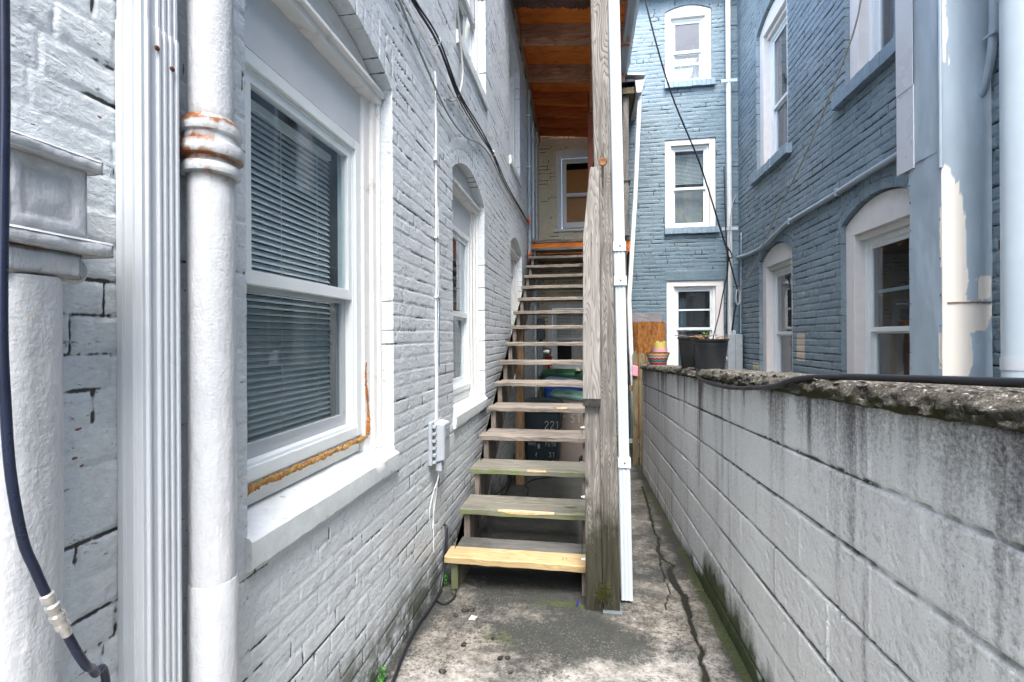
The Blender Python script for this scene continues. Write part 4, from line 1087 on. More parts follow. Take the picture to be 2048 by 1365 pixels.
# near white corrugated downspout on the white house
d3 = empty('downspout', (-.9, .86, -1.45), 'large corrugated white downspout with rusty screws on the white brick wall', 'downspout')
m = MB(); prof = []
X0, X1, Ya, Yb = -.928, -.868, .815, .905
def ribbed(a, b, c, d, ribs):   # from (a,b) to (c,d), ribs given as fractions
    nx, ny = (d - b), -(c - a); L = math.hypot(nx, ny); out = []
    out.append((a, b))
    for t in ribs:
        for q, dd in ((-.055, 0), (-.03, .005), (.03, .005), (.055, 0)):
            out.append((a + (c - a) * (t + q) + nx / L * dd, b + (d - b) * (t + q) + ny / L * dd))
    return out
prof += ribbed(X0, Ya, X1, Ya, [.3, .7]); prof += ribbed(X1, Ya, X1, Yb, [.14, .42, .58, .74, .90]); prof += ribbed(X1, Yb, X0, Yb, [.3, .7]); prof.append((X0, Yb))
n = len(prof)
m.add([(a, b, -1.45) for a, b in prof] + [(a, b, .64) for a, b in prof], [(i, (i + 1) % n, n + (i + 1) % n, n + i) for i in range(n)] + [list(range(n))[::-1], [n + i for i in range(n)]])
m.obj('pipe', M['alu'], d3, bevel=.001)
m = MB(); cx, cy = (X0 + X1) / 2, (Ya + Yb) / 2
pr2 = [(cx + (a - cx) * .93, cy + (b - cy) * .95) for a, b in prof]
m.add([(a, b, .60) for a, b in pr2] + [(a, b, 6.0) for a, b in pr2], [(i, (i + 1) % n, n + (i + 1) % n, n + i) for i in range(n)] + [list(range(n))[::-1], [n + i for i in range(n)]])
m.obj('pipe', M['alu'], d3)
for yy, zz in ((.846, .595), (.882, .572)):
    m = MB(); m.lathe([(.0055, 0), (.005, .003), (.002, .004)], 0, 0, 10); m.v = [(X1 + .004 + v[2], yy + v[0], zz + v[1]) for v in m.v]; m.obj('screw', M['rust'], d3, smooth=True)

# round iron soil pipe with a hub
def rust_attr(o, fn):
    me = o.data; L = np.array(WL[o.name]); co = np.zeros(len(me.vertices) * 3); me.vertices.foreach_get('co', co); co = co.reshape(-1, 3) + L
    a = me.attributes.new('rust', 'FLOAT', 'POINT'); a.data.foreach_set('value', fn(co).astype(np.float32))
sp = empty('soil_pipe', (-.862, .985, -1.45), 'round white painted iron soil pipe with a rusty hub beside the big window', 'pipe')
def lump_lathe(prof, cx, cy, seg=48, z0=0):
    m = MB(); m.lathe(prof, cx, cy, seg, z0)
    return m
zz = [-1.45 + i * .02 for i in range(96)]
m = lump_lathe([(.0490, z) for z in zz if z < .395] , -.862, .985)
o = m.obj('pipe', M['iron'], sp, smooth=True); rust_attr(o, lambda c: .45 * np.exp(-((c[:, 2] - .385) / .03) ** 2))
hub = [(.049, .375), (.060, .378), (.0615, .385), (.060, .398), (.056, .402), (.056, .412), (.0665, .416), (.0695, .428), (.0665, .444), (.058, .449), (.057, .466), (.0625, .470), (.0640, .482), (.0615, .495), (.0535, .499), (.051, .506)]
m = lump_lathe(hub, -.862, .985); h_ = m.obj('hub', M['iron'], sp, smooth=True); rust_attr(h_, lambda c: .5 * np.exp(-((c[:, 2] - .498) / .010) ** 2) + .45 * np.exp(-((c[:, 2] - .41) / .012) ** 2) + .42 * sstep(.955, .945, c[:, 1]) * sstep(.4, .7, fbm(c[:, 2] * 40, c[:, 0] * 40, 3, 3)))
m = lump_lathe([(.0465, .5 + .05 * i) for i in range(100)], -.862, .985); o = m.obj('pipe', M['iron'], sp, smooth=True); rust_attr(o, lambda c: .35 * np.exp(-((c[:, 2] - .5) / .02) ** 2))
m = lump_lathe([(.049, -1.1), (.0515, -1.095), (.0515, -.56), (.050, -.555)], -.862, .985); o = m.obj('sleeve', M['iron'], sp, smooth=True); rust_attr(o, lambda c: 0 * c[:, 2])

# ornate square leader head at the left edge
lh = empty('leader_head', (-.87, .62, -1.45), 'ornate square cast iron leader head with a fat pipe below, peeling white paint', 'downspout')
def lumpy_box(name, x0, x1, y0, y1, z0, z1, seed, amp=.003, res=.006, rustf=None, parent=lh, rec=None, bevel_in=.0):
    """a box of cast iron with thick uneven paint: front, both sides, top and bottom"""
    m = MB()
    def sheet(o, a, b, la, lb, nrm, sd):
        na = max(2, int(la / res)); nb = max(2, int(lb / res))
        A, B = np.meshgrid(np.linspace(0, la, na + 1), np.linspace(0, lb, nb + 1), indexing='ij')
        edge = np.minimum(np.minimum(A, la - A), np.minimum(B, lb - B))
        d = amp * (fbm((A + sd) * 30, B * 30, 3, seed) - .5) * 2 * sstep(0, .006, edge) - .004 * (1 - sstep(0, .007, edge))
        if rec and nrm[0] > .5: d = d - rec * sstep(.018, .024, edge) + rec * .9 * np.exp(-((A - la * .52) / (la * .2)) ** 2 - ((B - lb * .42) / (lb * .16)) ** 2) 
        P = np.array(o)[None, None] + A[..., None] * np.array(a) + B[..., None] * np.array(b) + d[..., None] * np.array(nrm)
        i = np.arange((na + 1) * (nb + 1)).reshape(na + 1, nb + 1)
        q = np.stack([i[:-1, :-1], i[1:, :-1], i[1:, 1:], i[:-1, 1:]], -1).reshape(-1, 4)
        m.add(P.reshape(-1, 3).tolist(), q.tolist())
    w, dpt, hh = x1 - x0, y1 - y0, z1 - z0
    sheet((x1, y0, z0), (0, 1, 0), (0, 0, 1), dpt, hh, (1, 0, 0), 0)
    sheet((x0, y0, z0), (1, 0, 0), (0, 0, 1), w, hh, (0, -1, 0), 3)
    sheet((x0, y1, z0), (1, 0, 0), (0, 0, 1), w, hh, (0, 1, 0), 5)
    sheet((x0, y0, z1), (1, 0, 0), (0, 1, 0), w, dpt, (0, 0, 1), 7)
    sheet((x0, y0, z0), (1, 0, 0), (0, 1, 0), w, dpt, (0, 0, -1), 9)
    o = m.obj(name, M['iron'], parent, smooth=60)
    rust_attr(o, rustf if rustf else (lambda c: 0 * c[:, 0]))
    return o
lumpy_box('head_box', -.925, -.838, .572, .690, .170, .292, 1, .002, .004, rec=.0035, rustf=lambda c: .45 * (c[:, 1] < .576) + .12 * np.exp(-((c[:, 2] - .275) / .02) ** 2))
lumpy_box('upper_lip', -.925, -.825, .560, .706, .285, .309, 2, .003, .004, rustf=lambda c: .25 * (c[:, 2] < .288))
lumpy_box('lower_lip', -.925, -.825, .560, .724, .144, .170, 3, .003, .004, rustf=lambda c: .32 * (c[:, 2] < .147))
lumpy_box('neck_moulding', -.925, -.835, .565, .678, .100, .143, 4, .003, .004, rustf=lambda c: .36 * np.exp(-((c[:, 2] - .102) / .008) ** 2) + .3 * np.exp(-((c[:, 2] - .141) / .006) ** 2))
m = MB(); m.lathe([(.0, 0), (.020, .004), (.024, .014), (.018, .022), (.0, .024)], 0, 0, 18); m.v = [(-.86 + v[2] * .8, .672 + v[0], .117 + v[1]) for v in m.v]; o = m.obj('scroll', M['iron'], lh, smooth=True); rust_attr(o, lambda c: .2 + 0 * c[:, 0])
# superellipse pipe below
m = MB(); vs = []; seg = 40; zs = [-1.45 + .02 * i for i in range(79)]
for i, z in enumerate(zs):
    for k in range(seg):
        an = 2 * PI * k / seg; c, s_ = math.cos(an), math.sin(an)
        e = .72; rr_ = 1 + .012 * (random.random() - .5)
        vs.append((-.885 + .052 * rr_ * math.copysign(abs(c) ** e, c), .612 + .052 * rr_ * math.copysign(abs(s_) ** e, s_), min(z, .10)))
m.add(vs, [(i * seg + k, i * seg + (k + 1) % seg, (i + 1) * seg + (k + 1) % seg, (i + 1) * seg + k) for i in range(len(zs) - 1) for k in range(seg)])
o = m.obj('pipe', M['iron'], lh, smooth=True); rust_attr(o, lambda c: 0 * c[:, 0])

# ================================================================== things on the white wall
tb = empty('telecom_box', (-.9, 2.8, -.8), 'small grey telecom junction box on the white brick wall beneath a painted cable', 'junction box')
m = MB(); m.box(-.928, -.905, 2.695, 2.86, -.755, -.50); bk = m.obj('back_plate', M['box_grey'], tb, bevel=.004)
m = MB()
for i in range(6): m.box(-.904, -.885, 2.70, 2.735, -.745 + i * .042, -.728 + i * .042)
m.box(-.904, -.888, 2.742, 2.752, -.75, -.505); m.obj('hinge', M['box_grey'], bk, bevel=.002)
m = MB(); m.hexa([(-.904, 2.725, -.745), (-.842, 2.74, -.735), (-.842, 2.86, -.735), (-.904, 2.872, -.745), (-.904, 2.725, -.50), (-.842, 2.74, -.515), (-.842, 2.86, -.515), (-.904, 2.872, -.50)])
cv = m.obj('cover', M['box_grey'], tb, bevel=.010)
m = MB()
for i in range(7): m.box(-.8418, -.8395, 2.765, 2.835, -.60 + i * .0085, -.596 + i * .0085)
m.obj('vent_ribs', M['box_grey'], cv)
m = MB(); m.box(-.90, -.862, 2.745, 2.80, -.80, -.745); m.obj('cable_gland', M['box_grey'], tb, bevel=.004)
m = MB(); m.box(-.926, -.90, 2.875, 2.90, -.735, -.50); m.obj('side_flange', M['meter_grey'], tb)
m = MB()
for pts in ([(-.885, 2.765, -.80), (-.89, 2.76, -.85), (-.912, 2.735, -.93), (-.922, 2.70, -1.02), (-.924, 2.715, -1.10), (-.926, 2.728, -1.15)], [(-.88, 2.775, -.80), (-.885, 2.80, -.86), (-.915, 2.83, -.92), (-.922, 2.79, -1.03), (-.925, 2.76, -1.15)], [(-.885, 2.77, -.80), (-.90, 2.77, -.9), (-.92, 2.768, -1.0), (-.923, 2.775, -1.30)]):
    m.tube(pts, .0032, 6)
tag(m.obj('loose_wires', M['white_cable'], None, smooth=True), 'thin loose white wires dangling below the grey telecom box', 'wires')
m = MB()
m.tube([(-.885, 2.79, -.79), (-.885, 2.80, -.84), (-.90, 2.815, -.88), (-.905, 2.80, -.90), (-.895, 2.785, -.88)], .004, 6); tag(m.obj('black_wire_loop', M['black_cable'], None, smooth=True), 'short black wire loop beneath the grey telecom box', 'wire')

def on_left(pts, off): return [(XL + off, y, z) for y, z in pts]
rr = random.Random(12)
pts = [(-.921 + rr.uniform(-.002, .003), 2.835 + .012 * math.sin(z * 2.3) + .02 * max(0, z - .6), z) for z in np.arange(-.5, 1.72, .12)]
m = MB(); m.tube(pts, .0075, 7)
m.tube([(p[0] + .006, p[1] + .022 + .008 * math.sin(p[2] * 5), p[2]) for p in pts[:12]], .003, 5)
c = m.obj('wall_cable', M['white_cable'], None, smooth=True); tag(c, 'vertical painted white cable rising from the telecom box to the black cable bundle', 'cable')
m = MB()
for z in (.25, .62, 1.1): m.box(-.928, -.908, 2.825, 2.87, z, z + .012)
m.obj('clip', M['white_cable'], c)
m = MB(); m.tube([(-.912, 2.872 + .006 * math.sin(z * 4), z) for z in np.arange(-.18, .45, .1)], .0025, 5); tag(m.obj('blue_wire', plain('thin blue wire', (.03, .12, .22), .5), None, smooth=True), 'thin blue wire running beside the vertical white cable', 'wire')
# black cable bundle, drooping from hook to hook
B = [(1.55, 1.80, .03), (2.30, 1.78, .03), (2.80, 1.815, .035), (3.3, 1.75, .03), (4.0, 1.79, .025), (4.55, 1.80, .03), (5.2, 1.75, .025), (6.2, 1.77, .025), (7.42, 1.80, .03)]
m = MB(); m.tube([(XL + o, y, z) for y, z, o in B], .0075, 7)
m.tube([(XL + o + .010, y, z + .012 + .008 * math.sin(y * 5)) for y, z, o in B], .006, 7)
m.tube([(XL + o + .004, y, z - .014 - .03 * max(0, math.sin((y - 2.8) * 1.75)) * (2.8 < y < 4.6)) for y, z, o in B], .005, 7)
cb = m.obj('cable_bundle', M['black_cable'], None, smooth=True); tag(cb, 'bundle of black cables strung along the white brick wall', 'cables')
m = MB()
for y, z in ((2.80, 1.815), (4.55, 1.80)):
    m.tube([(XL, y, z + .02), (XL + .03, y, z + .028), (XL + .055, y, z + .012), (XL + .05, y + .004, z - .018), (XL + .02, y, z - .02)], .0035, 6)
m.obj('hook', M['galv'], cb, smooth=True)
G = [(1.30, 1.55), (2.1, 1.68), (2.5, 1.60), (3.05, 1.50), (3.55, 1.545), (4.0, 1.68), (4.5, 1.75), (5.3, 1.72), (6.5, 1.74), (7.40, 1.76)]
m = MB(); m.tube([(XL + .022, y, z) for y, z in G], .0062, 7); tag(m.obj('grey_cable', M['grey_cable'], None, smooth=True), 'slack grey cable sagging along the white wall to meet the black bundle', 'cable')
m = MB(); m.tube([(XL + .03, 3.05, 3.4), (XL + .03, 3.22, 2.6), (XL + .03, 3.36, 2.2), (XL + .04, 3.40, 1.95), (XL + .03, 3.32, 1.75), (XL + .02, 3.18, 1.64), (XL + .005, 3.10, 1.62)], .008, 8); tag(m.obj('grey_cable', M['grey_cable'], None, smooth=True), 'grey cable hanging down past the upstairs window and curling into the white wall', 'cable')
m = MB(); m.lathe([(.010, 0), (.012, .006), (.004, .012)], 0, 0, 10); m.v = [(XL + v[2], 5.0 + v[0], 1.47 + v[1]) for v in m.v]
# small orange clips where the cables enter the conduit
m = MB()
for y, z in ((7.42, 1.86), (7.44, 1.79)): m.box(XL + .02, XL + .06, y, y + .05, z, z + .045)
tag(m.obj('cable_clip', M['orange_tag'], None, bevel=.006), 'orange plastic clip at the far end of the black cable bundle', 'clip')
m = MB()
for y, z in ((7.44, 1.30), (7.46, 1.22)): m.box(XL + .02, XL + .06, y, y + .05, z, z + .05)
tag(m.obj('cable_clip', M['orange_tag'], None, bevel=.006), 'orange plastic clip on the white wall beside the uppermost stair treads', 'clip')
# conduits in the far corner of the white wall
def conduit(y, z0, z1, r, mat, label, kink=None, off=None):
    off = off or r + .012
    pts = [(XL + off, y, z0), (XL + off, y, (z0 + z1) / 2), (XL + off, y, z1)]
    if kink: pts = [(XL + off, y, z0), (XL + off, y, z1 - .5), (XL + off + .01, y + kink, z1 - .2), (XL + off, y + kink, z1)]
    m = MB(); m.tube(pts, r, 10); o = m.obj('conduit', mat, None, smooth=True); tag(o, label, 'pipe')
    m = MB()
    for q in (.25, .55, .85):
        z = z0 + (z1 - z0) * q; m.box(XL + .001, XL + off + r + .003, y - r - .012, y + r + .012, z, z + .02)
    m.obj('strap', M['galv'], o); return o
conduit(7.55, 1.2, 3.95, .025, M['grey_pipe'], 'grey conduit rising on the white wall above the orange clips')
conduit(8.15, 1.7, 3.7, .022, M['white_pipe'], 'white conduit in the corner above the stair landing')
conduit(8.75, 1.7, 3.85, .018, M['white_cable'], 'thin kinked painted pipe nearest the rear wall corner above the landing', kink=.12)
conduit(8.42, -1.75, 1.35, .022, M['white_pipe'], 'white vertical pipe beside the electric meters under the landing')
# electric boxes
def meter(name, y0, y1, z0, z1, x1, mat, label, glassy=False):
    e = empty(name, (-.9, (y0 + y1) / 2, z0), label, 'electric box')
    m = MB(); m.box(XL + .004, x1, y0, y1, z0, z1); b = m.obj('case', mat, e, bevel=.006)
    m = MB(); m.box(x1 + .001, x1 + .008, y0 + .02, y1 - .02, z0 + .03, z1 - .03); m.obj('cover', mat, e, bevel=.004)
    m = MB(); m.box(XL + .02, x1 - .02, y0 - .006, y0 - .0005, z0 + .03, z1 - .02); m.obj('side_cover', mat, e, bevel=.002)
    if glassy:
        m = MB(); m.lathe([(.085, 0), (.085, .05), (.08, .11), (.06, .13), (0, .135)], 0, 0, 24); m.v = [(x1 + .008 + v[2], (y0 + y1) / 2 + v[0], z1 - .14 + v[1]) for v in m.v]
        m.obj('meter_dial', M['metal'], e, smooth=True)
    return e
meter('electric_box', 9.02, 9.26, -.02, .36, -.80, M['meter_dark'], 'dark grey electric box high on the wall under the landing')
e = meter('electric_meter', 8.98, 9.26, -.72, -.14, -.82, M['meter_grey'], 'grey electric meter with a round dial behind the stairs', True)
m = MB(); m.tube([(-.86, 9.12, -.13), (-.86, 9.12, -.03)], .03, 10, smooth_path=False); m.obj('conduit_stub', M['meter_dark'], e)
m = MB(); m.tube([(-.86, 9.12, -.72), (-.86, 9.12, -1.9)], .03, 10, smooth_path=False); m.obj('conduit_stub', M['meter_dark'], e)
m = MB(); m.box(-.80, -.66, 9.22, 9.235, -.55, -.36); m.box(-.75, -.71, 9.222, 9.233, -.62, -.55); tag(m.obj('warning_tag', M['red_tag'], None, bevel=.004), 'red plastic tag hanging by the electric meter behind the stairs', 'tag')

# near left cable with a coupling
m = MB(); R0 = .0062
pts = [(-.80, .547, .85), (-.80, .545, .475), (-.80, .545, .336), (-.80, .543, .20), (-.80, .541, .022), (-.80, .544, -.083), (-.80, .550, -.189), (-.80, .564, -.286), (-.80, .579, -.336), (-.80, .592, -.376), (-.80, .606, -.414), (-.80, .626, -.468), (-.80, .639, -.501), (-.805, .655, -.53), (-.82, .68, -.56), (-.84, .72, -.66), (-.86, .75, -1.40)]
m.tube(pts, R0, 12, sub=8); ac = m.obj('antenna_cable', M['blue_cable'], None, smooth=True); tag(ac, 'thick black cable with a silver coupling, curving in front of the iron leader pipe', 'cable')
a, b = Vector((-.80, .593, -.378)), Vector((-.80, .622, -.458)); dirv = (b - a)
prof = [(0, .0068), (.03, .0088), (.16, .0090), (.18, .0070), (.24, .0070), (.27, .0096), (.36, .0096), (.38, .0080), (.46, .0080), (.50, .0102), (.60, .0102), (.62, .0082), (.70, .0080), (.72, .0090), (.82, .0090), (.84, .0068), (1, .0068)]
m = MB(); m.tube([a + dirv * t for t, r in prof], [r for t, r in prof], 16, smooth_path=False); m.obj('coupling', M['metal'], ac, smooth=30)
# black hose at the foot of the white wall
def gp(x, y, dz=.008): return (x, y, float(gz(np.array(x), np.array(y))) + dz)
m = MB(); m.tube([(-.925, 3.00, -1.22), (-.905, 2.985, -1.235), (-.90, 2.96, -1.30), (-.905, 2.93, -1.45), (-.905, 2.88, -1.53), gp(-.90, 2.80), gp(-.90, 2.6), gp(-.905, 2.45), gp(-.89, 2.25), gp(-.865, 2.08), gp(-.835, 1.9), gp(-.80, 1.7), gp(-.80, 1.2)], .0085, 9); tag(m.obj('hose', M['black_cable'], None, smooth=True), 'black hose coming out of the white wall and lying along its foot', 'hose')
m = MB(); m.tube([gp(-.87, 3.0, .06), gp(-.82, 2.90, .012), gp(-.80, 2.78), gp(-.83, 2.70), gp(-.89, 2.73), gp(-.91, 2.82)], .006, 8); tag(m.obj('cable_loop', M['black_cable'], None, smooth=True), 'thin black cable loop lying by the foot of the stairs', 'cable')
m = MB(); m.tube([gp(-.90, 5.9, .3), gp(-.90, 5.5, .05), gp(-.86, 5.05), gp(-.76, 4.85), gp(-.66, 4.95), gp(-.66, 5.35), gp(-.72, 5.6), gp(-.6, 5.85), gp(-.35, 6.0)], .009, 8); m.tube([gp(-.92, 4.2, .2), gp(-.90, 4.7, .12), gp(-.88, 5.2, .1), gp(-.9, 5.6, .25)], .008, 8); tag(m.obj('cable_loop', M['black_cable'], None, smooth=True), 'black cable coiled on the concrete under the stairs by the brown post', 'cable')

# ================================================================== bins under the landing
def bin_thing(label, x, y, w, d, h, body, lid, rot=0, wheels=None, handle=True, tilt=0, rim=.03):
    z = float(gz(np.array(x), np.array(y)))
    e = empty('wheeled_bin', (x, y, z), label, 'bin')
    c, s = math.cos(rot), math.sin(rot)
    T = lambda a, b, q: (x + a * c - b * s, y + a * s + b * c, z + q)
    m = MB(T)
    def rrect(w_, d_, r_, q, n=5):
        out = []
        for (sx_, sy_, a0) in ((1, 1, 0), (-1, 1, 90), (-1, -1, 180), (1, -1, 270)):
            for k in range(n + 1):
                an = math.radians(a0 + 90 * k / n); out.append((sx_ * (w_ / 2 - r_) + r_ * math.cos(an), sy_ * (d_ / 2 - r_) + r_ * math.sin(an), q))
        return out
    secs = [(w * .74, d * .74, .02, .05), (w * .78, d * .78, .05, .06), (w * .92, d * .92, h * .72, .06), (w * .93, d * .93, h - .09, .06), (w * .99, d * .99, h - .085, .065), (w * .99, d * .99, h - .02, .065), (w * .96, d * .96, h - .02, .06)]
    vs = []
    for (a, b, q, r_) in secs: vs += rrect(a, b, r_, q)
    n = 24
    m.add(vs, [(i * n + k, i * n + (k + 1) % n, (i + 1) * n + (k + 1) % n, (i + 1) * n + k) for i in range(len(secs) - 1) for k in range(n)] + [list(range(n))[::-1], [(len(secs) - 1) * n + k for k in range(n)]])
    bd = m.obj('body', body, e, smooth=35)
    m = MB(T); secs = [(w * 1.04, d * 1.04, h - .03, .07), (w * 1.04, d * 1.04, h + .0, .07), (w * .98, d * .98, h + .025, .07), (w * .80, d * .80, h + .05, .07), (w * .5, d * .5, h + .06, .07)]
    vs = []
    for (a, b, q, r_) in secs: vs += [(p[0], p[1], q + tilt * p[0]) for p in rrect(a, b, r_, q)]
    m.add(vs, [(i * n + k, i * n + (k + 1) % n, (i + 1) * n + (k + 1) % n, (i + 1) * n + k) for i in range(len(secs) - 1) for k in range(n)] + [list(range(n))[::-1], [(len(secs) - 1) * n + k for k in range(n)]])
    ld = m.obj('lid', lid, e, smooth=35)
    if handle:
        m = MB(T); m.tube([(w * .46, -d * .36, h - .06), (w * .58, -d * .34, h - .02), (w * .58, d * .34, h - .02), (w * .46, d * .36, h - .06)], .014, 8, smooth_path=False); m.obj('handle', M['black_cable'], e, smooth=True)
    for k in (-1, 1):
        m = MB(); m.lathe([(.0, -.022), (.03, -.022), (.035, -.012), (.075, -.012), (.08, -.024), (.10, -.022), (.105, 0), (.10, .022), (.08, .024), (.075, .012), (.035, .012), (.03, .022), (0, .022)], 0, 0, 28)
        m.v = [T(w * .36 + v[0], k * (d * .42) + v[2], .105 + v[1]) for v in m.v]; wh = m.obj('wheel', M['black_cable'], e, smooth=35)
        m = MB()
        for q in range(6):
            an = q * PI / 3; m.tube([(.02 * math.cos(an), .02 * math.sin(an), k * .02), (.078 * math.cos(an), .078 * math.sin(an), k * .02)], .007, 5, smooth_path=False)
        m.lathe([(.0, -.03), (.016, -.03), (.016, .03), (0, .03)], 0, 0, 12)
        m.v = [T(w * .36 + v[0], k * (d * .42) + v[2], .105 + v[1]) for v in m.v]; m.obj('hub', M['meter_grey'], wh)
    return e, bd, T
P_black = plain('black bin plastic', (.012, .022, .028), .45, .2, 6)
P_tan = plain('taupe bin plastic', (.18, .15, .132), .55, .08, 6, dirt=(.16, .13, .11), dsc=5, dthr=(.55, .8))
P_teal = plain('dark green lid plastic', (.03, .085, .07), .45, .1, 5)
P_blue = plain('blue bin plastic', (.02, .05, .32), .45, .1, 5)
P_greyblue = plain('grey blue lid plastic', (.12, .15, .24), .5, .12, 6)
P_green = plain('green bin plastic', (.012, .07, .03), .45, .1, 5)
chalk = plain('chalk', (.42, .42, .41), .9, .15, 60)
GLY = {'2': [[(0, .8), (.15, 1), (.45, 1), (.55, .75), (.3, .4), (0, 0), (.65, .03)]], '1': [[(.3, 1.02), (.25, .05)], [(.05, .85), (.3, 1.02)]], 'S': [[(.6, .95), (.25, 1), (.1, .75), (.45, .5), (.5, .15), (.2, 0), (0, .12)]], 'T': [[(0, .9), (.7, 1)], [(.38, .95), (.33, 0)]],
       'm': [[(0, 0), (.05, .6), (.3, .1), (.45, .6), (.6, 0)]], 'P': [[(.05, 0), (.12, 1), (.5, .9), (.5, .6), (.1, .5)]], 'U': [[(.0, 1), (.05, .2), (.3, 0), (.5, .25), (.55, 1)]], 'L': [[(.1, 1), (.05, 0), (.5, .05)]], 'N': [[(0, 0), (.08, 1), (.45, .05), (.55, 1)]], 'A': [[(0, 0), (.3, 1), (.55, 0)], [(.1, .4), (.45, .4)]], 'R': [[(.05, 0), (.1, 1), (.5, .85), (.45, .6), (.1, .5), (.55, 0)]], 'K': [[(.05, 0), (.1, 1)], [(.55, 1), (.1, .5), (.55, 0)]], 'E': [[(.5, 1), (.1, 1), (.05, 0), (.5, 0)], [(.08, .5), (.4, .5)]],
       '*': [[(.0, .5), (.8, .5)], [(.4, 0), (.45, 1)], [(.1, .1), (.75, .9)], [(.1, .9), (.75, .1)]], 'c': [[(.5, .9), (.1, .7), (.05, .3), (.3, 0)], [(.3, 1.1), (.35, .35)]]}
def chalk_text(parent, T, d_front, items, name='chalk_lettering'):
    """items: (text, u, v, height)"""
    m = MB(T); 
    for text, u, v, h in items:
        x = u
        for ch in text:
            for stroke in GLY[ch]:
                m.tube([(x + a * h * .75, d_front(v + b * h), v + b * h) for a, b in stroke], h * .034, 5, sub=5)
            x += h * (.72 if ch != 'm' else .65)
    return m.obj(name, chalk, parent, smooth=True)
e, bd, T = bin_thing('black bin with chalk lettering under the stairs', -.585, 6.35, .53, .52, .90, P_black, P_black, 0)
bf = lambda w, h: (lambda q: -(w * .78 / 2 + (w * .92 / 2 - w * .78 / 2) * min(1, (q - .05) / (h * .72 - .05))) - .001)
chalk_text(bd, T, bf(.52, .90), [('22', .05, .60, .10), ('1', .19, .60, .10), ('ANRE', -.17, .385, .04), ('*', -.055, .34, .07), ('c', -.075, .235, .05), ('PUTN', .055, .375, .05), ('ST', .10, .235, .06)])
e, bd, T = bin_thing('taupe bin with a green lid and chalk lettering beside the black bin', -.215, 6.72, .56, .50, .98, P_tan, P_teal, 0, tilt=-.10)
chalk_text(bd, T, bf(.50, .98), [('m', -.10, .70, .055), ('ST', .0, .635, .11)])
m = MB(T); m.box(.04, .07, -.245, -.243, .80, .83); m.obj('sticker', chalk, bd)
e, bd, T = bin_thing('blue recycling bin with a grey lid behind the taupe bin', -.35, 7.65, .62, .55, 1.13, P_blue, P_greyblue, 0, tilt=-.12)
e, bd, T = bin_thing('green bin against the rear wall behind the blue bin', -.38, 8.55, .80, .62, 1.27, P_green, P_green, 0, tilt=-.02)
m = MB(); m.tube([(-.52, 8.2, -.60), (-.52, 8.2, -.535), (-.42, 8.2, -.535), (-.42, 8.2, -.60)], .008, 6, smooth_path=False)
m.v = [(a, b, c - .01) for a, b, c in m.v]; m.obj('lid_handle', M['black_cable'], e)
rr = random.Random(2); m = MB()
m.hexa([(-.19, 8.18, -.575), (-.10, 8.16, -.575), (-.09, 8.30, -.57), (-.18, 8.32, -.57), (-.185, 8.20, -.53), (-.115, 8.19, -.54), (-.11, 8.28, -.53), (-.175, 8.30, -.525)])
tag(m.obj('crumpled_paper', plain('crumpled paper', (.30, .27, .19), .8, .3, 20), None, bevel=.012), 'crumpled brown paper on the lid of the green bin', 'paper')

# ================================================================== things on and behind the block wall
pb = plain('black pot plastic', (.014, .016, .018), .33, .2, 8, dirt=(.05, .045, .04), dsc=6, dthr=(.55, .8))
soil = plain('potting soil', (.05, .04, .03), .95, .4, 30, bump=1)
def nursery_pot(x, y, z, r, h, label, stems):
    e = empty('plant_pot', (x, y, z), label, 'plant pot')
    m = MB(); m.lathe([(r * .72, 0), (r * .76, .006), (r * .92, h * .80), (r * .945, h * .80), (r * .95, h * .86), (r * .93, h * .865), (r * .97, h * .95), (r * 1.02, h * .955), (r * 1.03, h), (r * .98, h), (r * .90, h * .86), (r * .86, h * .80)], x, y, 40, z, cap1=False); m.obj('pot', pb, e, smooth=30)
    m = MB(); m.lathe([(r * .91, h * .86), (r * .5, h * .885), (.001, h * .88)], x, y, 24, z, cap0=False); m.obj('soil', soil, e)
    m = MB(); rr = random.Random(int(x * 100) + stems)
    for i in range(stems):
        a = rr.uniform(0, 2 * PI); q = rr.uniform(.2, .85) * r; ln = rr.uniform(.03, .10)
        m.tube([(x + q * math.cos(a), y + q * math.sin(a), z + h * .87), (x + (q + ln * .4) * math.cos(a), y + (q + ln * .4) * math.sin(a), z + h + .012), (x + (q + ln) * math.cos(a + .3), y + (q + ln) * math.sin(a + .3), z + h + .006 + rr.uniform(0, .014))], .0022, 5)
    m.obj('dry_stems', plain('dry stems', (.22, .13, .06), .9, .3, 20), e)
    return e
zc = lambda y: top_z(y) + .054
e = nursery_pot(.805, 3.30, zc(3.3) - .012, .116, .208, 'large black plastic nursery pot on the block wall, nearest the camera', 9)
m = MB(); rr = random.Random(6)
for i in range(7):
    a = rr.uniform(0, 6.28); s = .014
    p0 = Vector((.775, 3.30, .013)); q = p0 + Vector((math.cos(a), math.sin(a), rr.uniform(.3, 1.0))) * s * 1.6
    w_ = Vector((-math.sin(a), math.cos(a), .2)) * s * .5
    m.add([p0, (p0 + q) / 2 + w_, q, (p0 + q) / 2 - w_], [(0, 1, 2, 3)])
m.obj('green_sprout', plain('sprout green', (.06, .22, .03), .5, .2), e)
nursery_pot(.765, 3.62, zc(3.62), .105, .222, 'black plastic nursery pot tucked behind the larger one on the block wall', 12)
